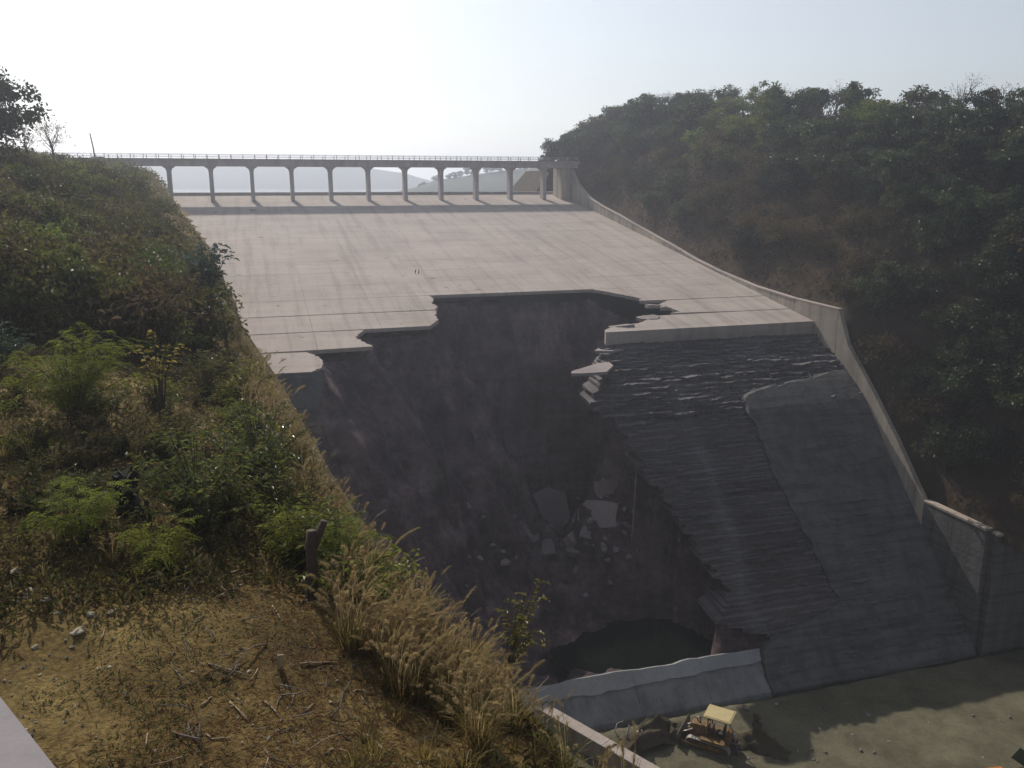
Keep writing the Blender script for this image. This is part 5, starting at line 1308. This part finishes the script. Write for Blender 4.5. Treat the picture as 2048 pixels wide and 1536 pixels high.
# other pieces on the basin floor
p = atz(1254, 1487, FLOOR); b = MB(); b.tube([p + Vector((-.15, 0, 0)), p + Vector((0.05, 0.1, .75)), p + Vector((.15, .2, 1.45))], [.06, .06, .06], 8)
tag(b.build('pipe', M['paint'], None, True), 'white leaning pipe standing left of the worker', 'pipe')
p = atz(1238, 1478, FLOOR); b = MB(); b.tube([p, p + Vector((-.3, .2, .5)), p + Vector((-.1, .6, .95)), p + Vector((.4, .8, 1.0))], [.05, .05, .05, .04], 8)
tag(b.build('bent_hose', M['bridge'], None, True), 'grey bent hose left of the white leaning pipe', 'hose')
p = atz(1240, 1536, -41); q = atz(1246, 1497, -40.4); b = MB(); d_ = (q - p); b.tube([p - Vector((0, .5, .3)), p.lerp(q, .5) - Vector((0, .35, 0)), q + Vector((0, -.12, 0.02))], [.035, .035, .035], 6)
tag(b.build('thin_pipe', M['paint'], None, True), 'thin pale pipe hanging down the outer side of the channel wall', 'pipe')
p = atz(1514, 1450, FLOOR); st = empty('tilted_stump', 'dark tilted stump on the gravel behind the bulldozer', 'stump', p)
b = MB(); b.tube([(-.05, 0, -.1), (0, 0, .15), (-.02, 0, .6), (-.18, 0, .95)], [.36, .38, .30, .16], 10); b.build('trunk', M['bark'], st, True)
b = MB(); b.tube([(-.10, 0, .85), (-.42, .05, .98)], [.10, .03], 6); b.build('limb', M['bark'], st, True)
# things cut by the bottom right corner
p = atz(1990, 1560, FLOOR); b = MB(); b.tube([p + Vector((-.5, 0, .45)), p + Vector((.5, .15, .45))], [.45, .45], 20)
for w_ in (.02, .35, .65, .98): c = (p + Vector((-.5, 0, .45))).lerp(p + Vector((.5, .15, .45)), w_); b.tube([c - Vector((.02, .003, 0)), c + Vector((.02, .003, 0))], [.47, .47], 20)
tag(b.build('drum', M['orange']), 'orange drum lying on the gravel in the bottom right corner', 'drum')
p = atz(2046, 1535, FLOOR); b = MB(); b.box(p + Vector((0.3, 0, .55)), (1.9, .08, 1.1), -.5, .45); tag(b.build('board', M['board']), 'dark green leaning board in the bottom right corner', 'board')
# gravel stones and tyre ridges catching the sun
for k in range(40):
    u, v = rf.uniform(1280, 2040), rf.uniform(1400, 1530); o = link('rock', RK[1 + 2 * (k % 3)], None); q = rf.uniform(0.15, 0.5); o.location = atz(u, v, FLOOR + .05); o.scale = (q, q, q * .7); o.rotation_euler = (0, 0, rf.uniform(0, 6.28))
    tag(o, 'loose stone on the gravel floor ' + ('near the bulldozer' if u < 1620 else 'in the lower right corner' if v > 1470 else 'in front of the shaded basin wall'), 'rock', 'loose stones on the gravel floor')

# grass hanging over the brink of the bank
_seg = np.hypot(*np.diff(_E, axis=0).T); _cum = np.concatenate([[0], np.cumsum(_seg)])
_l0, _l1 = _cum[1], _cum[12]
for k in range(150):
    w_ = rf.random() ** 1.5; l_ = _l0 + (_l1 - _l0) * w_
    ex = float(np.interp(l_, _cum, _E[:, 0])); ey = float(np.interp(l_, _cum, _E[:, 1])); o_ = rf.uniform(-0.7, 1.1)
    x_, y_ = ex + o_ * 0.9, ey + o_ * 0.35
    if y_ < 7.5: continue
    e = empty('dry_tuft', 'dry grass tuft hanging over the brink ' + ('below the golden reeds' if y_ < 14 else 'beside the golden reeds' if y_ < 19 else 'behind the forked stump' if y_ < 28 else 'near the chute corner'), 'grass', (x_, y_, float(bank_z(np.float64(x_), np.float64(y_)))), rf.uniform(0, 6.28), 'grass tufts along the brink')
    q = rf.uniform(0.7, 1.25) * (1.0 if y_ < 24 else 1.6); e.scale = (q, q, q); pr = rf.choice(DRYT + [TUFT[0], TUFT[1]]); link('blades', pr[0], None, e); link('plumes', pr[1], None, e)
# low weeds and dead leaves that cover the soil between the shrubs
r = np.random.default_rng(123); n = 76000
rad = 8.5 * (40 / 8.5) ** r.random(n); az = r.uniform(-0.62, 0.15, n); x, y = rad * np.sin(az), rad * np.cos(az)
ed = edge_dist(x, y); dn = fbm(x * 0.35, y * 0.35, 0, 170, 4) + np.clip((rad - 14.5) / 5 + np.clip((x + 3.2) / 2.5, 0, 1.1), -0.8, 0.9)
ok = (ed < 1.0) & (dn + r.uniform(-.3, .3, n) > 0.1); x, y, rad = x[ok], y[ok], rad[ok]; n = len(x); hg = 0.05 + 0.45 * np.clip(fbm(x * 0.8, y * 0.8, 0, 171, 3), 0, 1)
base = np.stack([x, y, bank_z(x, y) + r.random(n) * hg], 1)
for nm, mt, sel in (('brown_weeds', 'drybush', r.random(n) < 0.5), ('green_weeds', 'brush', None)):
    if sel is None: sel = ~last
    last = sel; m_ = int(sel.sum())
    Vd, Fd = leaf_arrays(base[sel], rand_unit(m_, r) + np.array([0, 0, 0.35]), rand_unit(m_, r) * 0.6 + np.array([0, 0, 1.0]), r.uniform(0.08, 0.22, m_), r.uniform(0.02, 0.06, m_))
    tag(link(nm, mesh_np(nm, Vd, Fd), M[mt]), kind='stuff')

# more grass on the bare brink under the chute corner
for k in range(70):
    l_ = _cum[6] + (_cum[11] - _cum[6]) * rf.random()
    ex = float(np.interp(l_, _cum, _E[:, 0])); ey = float(np.interp(l_, _cum, _E[:, 1])); o_ = rf.uniform(-0.2, 1.3)
    x_, y_ = ex + o_ * 0.95, ey + o_ * 0.3
    e = empty('dry_tuft', 'tall dry grass tuft spilling over the brink ' + ('behind the forked stump' if y_ < 24 else 'beside the dark olive shrub' if y_ < 31 else 'just below the chute corner'), 'grass', (x_, y_, float(bank_z(np.float64(x_), np.float64(y_)))), rf.uniform(0, 6.28), 'grass tufts along the brink')
    q = rf.uniform(1.1, 2.0); e.scale = (q, q, q); pr = rf.choice(DRYT + [TUFT[0]]); link('blades', pr[0], None, e); link('plumes', pr[1], None, e)
# clods and grit on the bare soil
r = np.random.default_rng(321); n = 9000
rad = 7.2 * (20 / 7.2) ** r.random(n); az = r.uniform(-0.62, 0.2, n); x, y = rad * np.sin(az), rad * np.cos(az)
ok = (edge_dist(x, y) < 0.2) & (fbm(x * 0.5, y * 0.5, 0, 190, 3) + r.uniform(-.6, .6, n) > 0.05); x, y = x[ok], y[ok]; n = len(x)
sz = 0.006 + 0.028 * r.random(n) ** 3; c = np.stack([x, y, bank_z(x, y) + sz * 0.25], 1)
oc = np.array([[1, 0, 0], [0, 1, 0], [-1, 0, 0], [0, -1, 0], [0, 0, .7], [0, 0, -.7]])
V = c[:, None, :] + (oc[None] * r.uniform(0.6, 1.3, (n, 6, 1)) + 0.15 * r.normal(size=(n, 6, 3))) * sz[:, None, None]
F = np.arange(n)[:, None, None] * 6 + np.array([[0, 1, 4], [1, 2, 4], [2, 3, 4], [3, 0, 4], [1, 0, 5], [2, 1, 5], [3, 2, 5], [0, 3, 5]])[None]
tag(link('soil_clods', mesh_np('soil_clods', V.reshape(-1, 3), F.reshape(-1, 3)), M['stone']), kind='stuff')
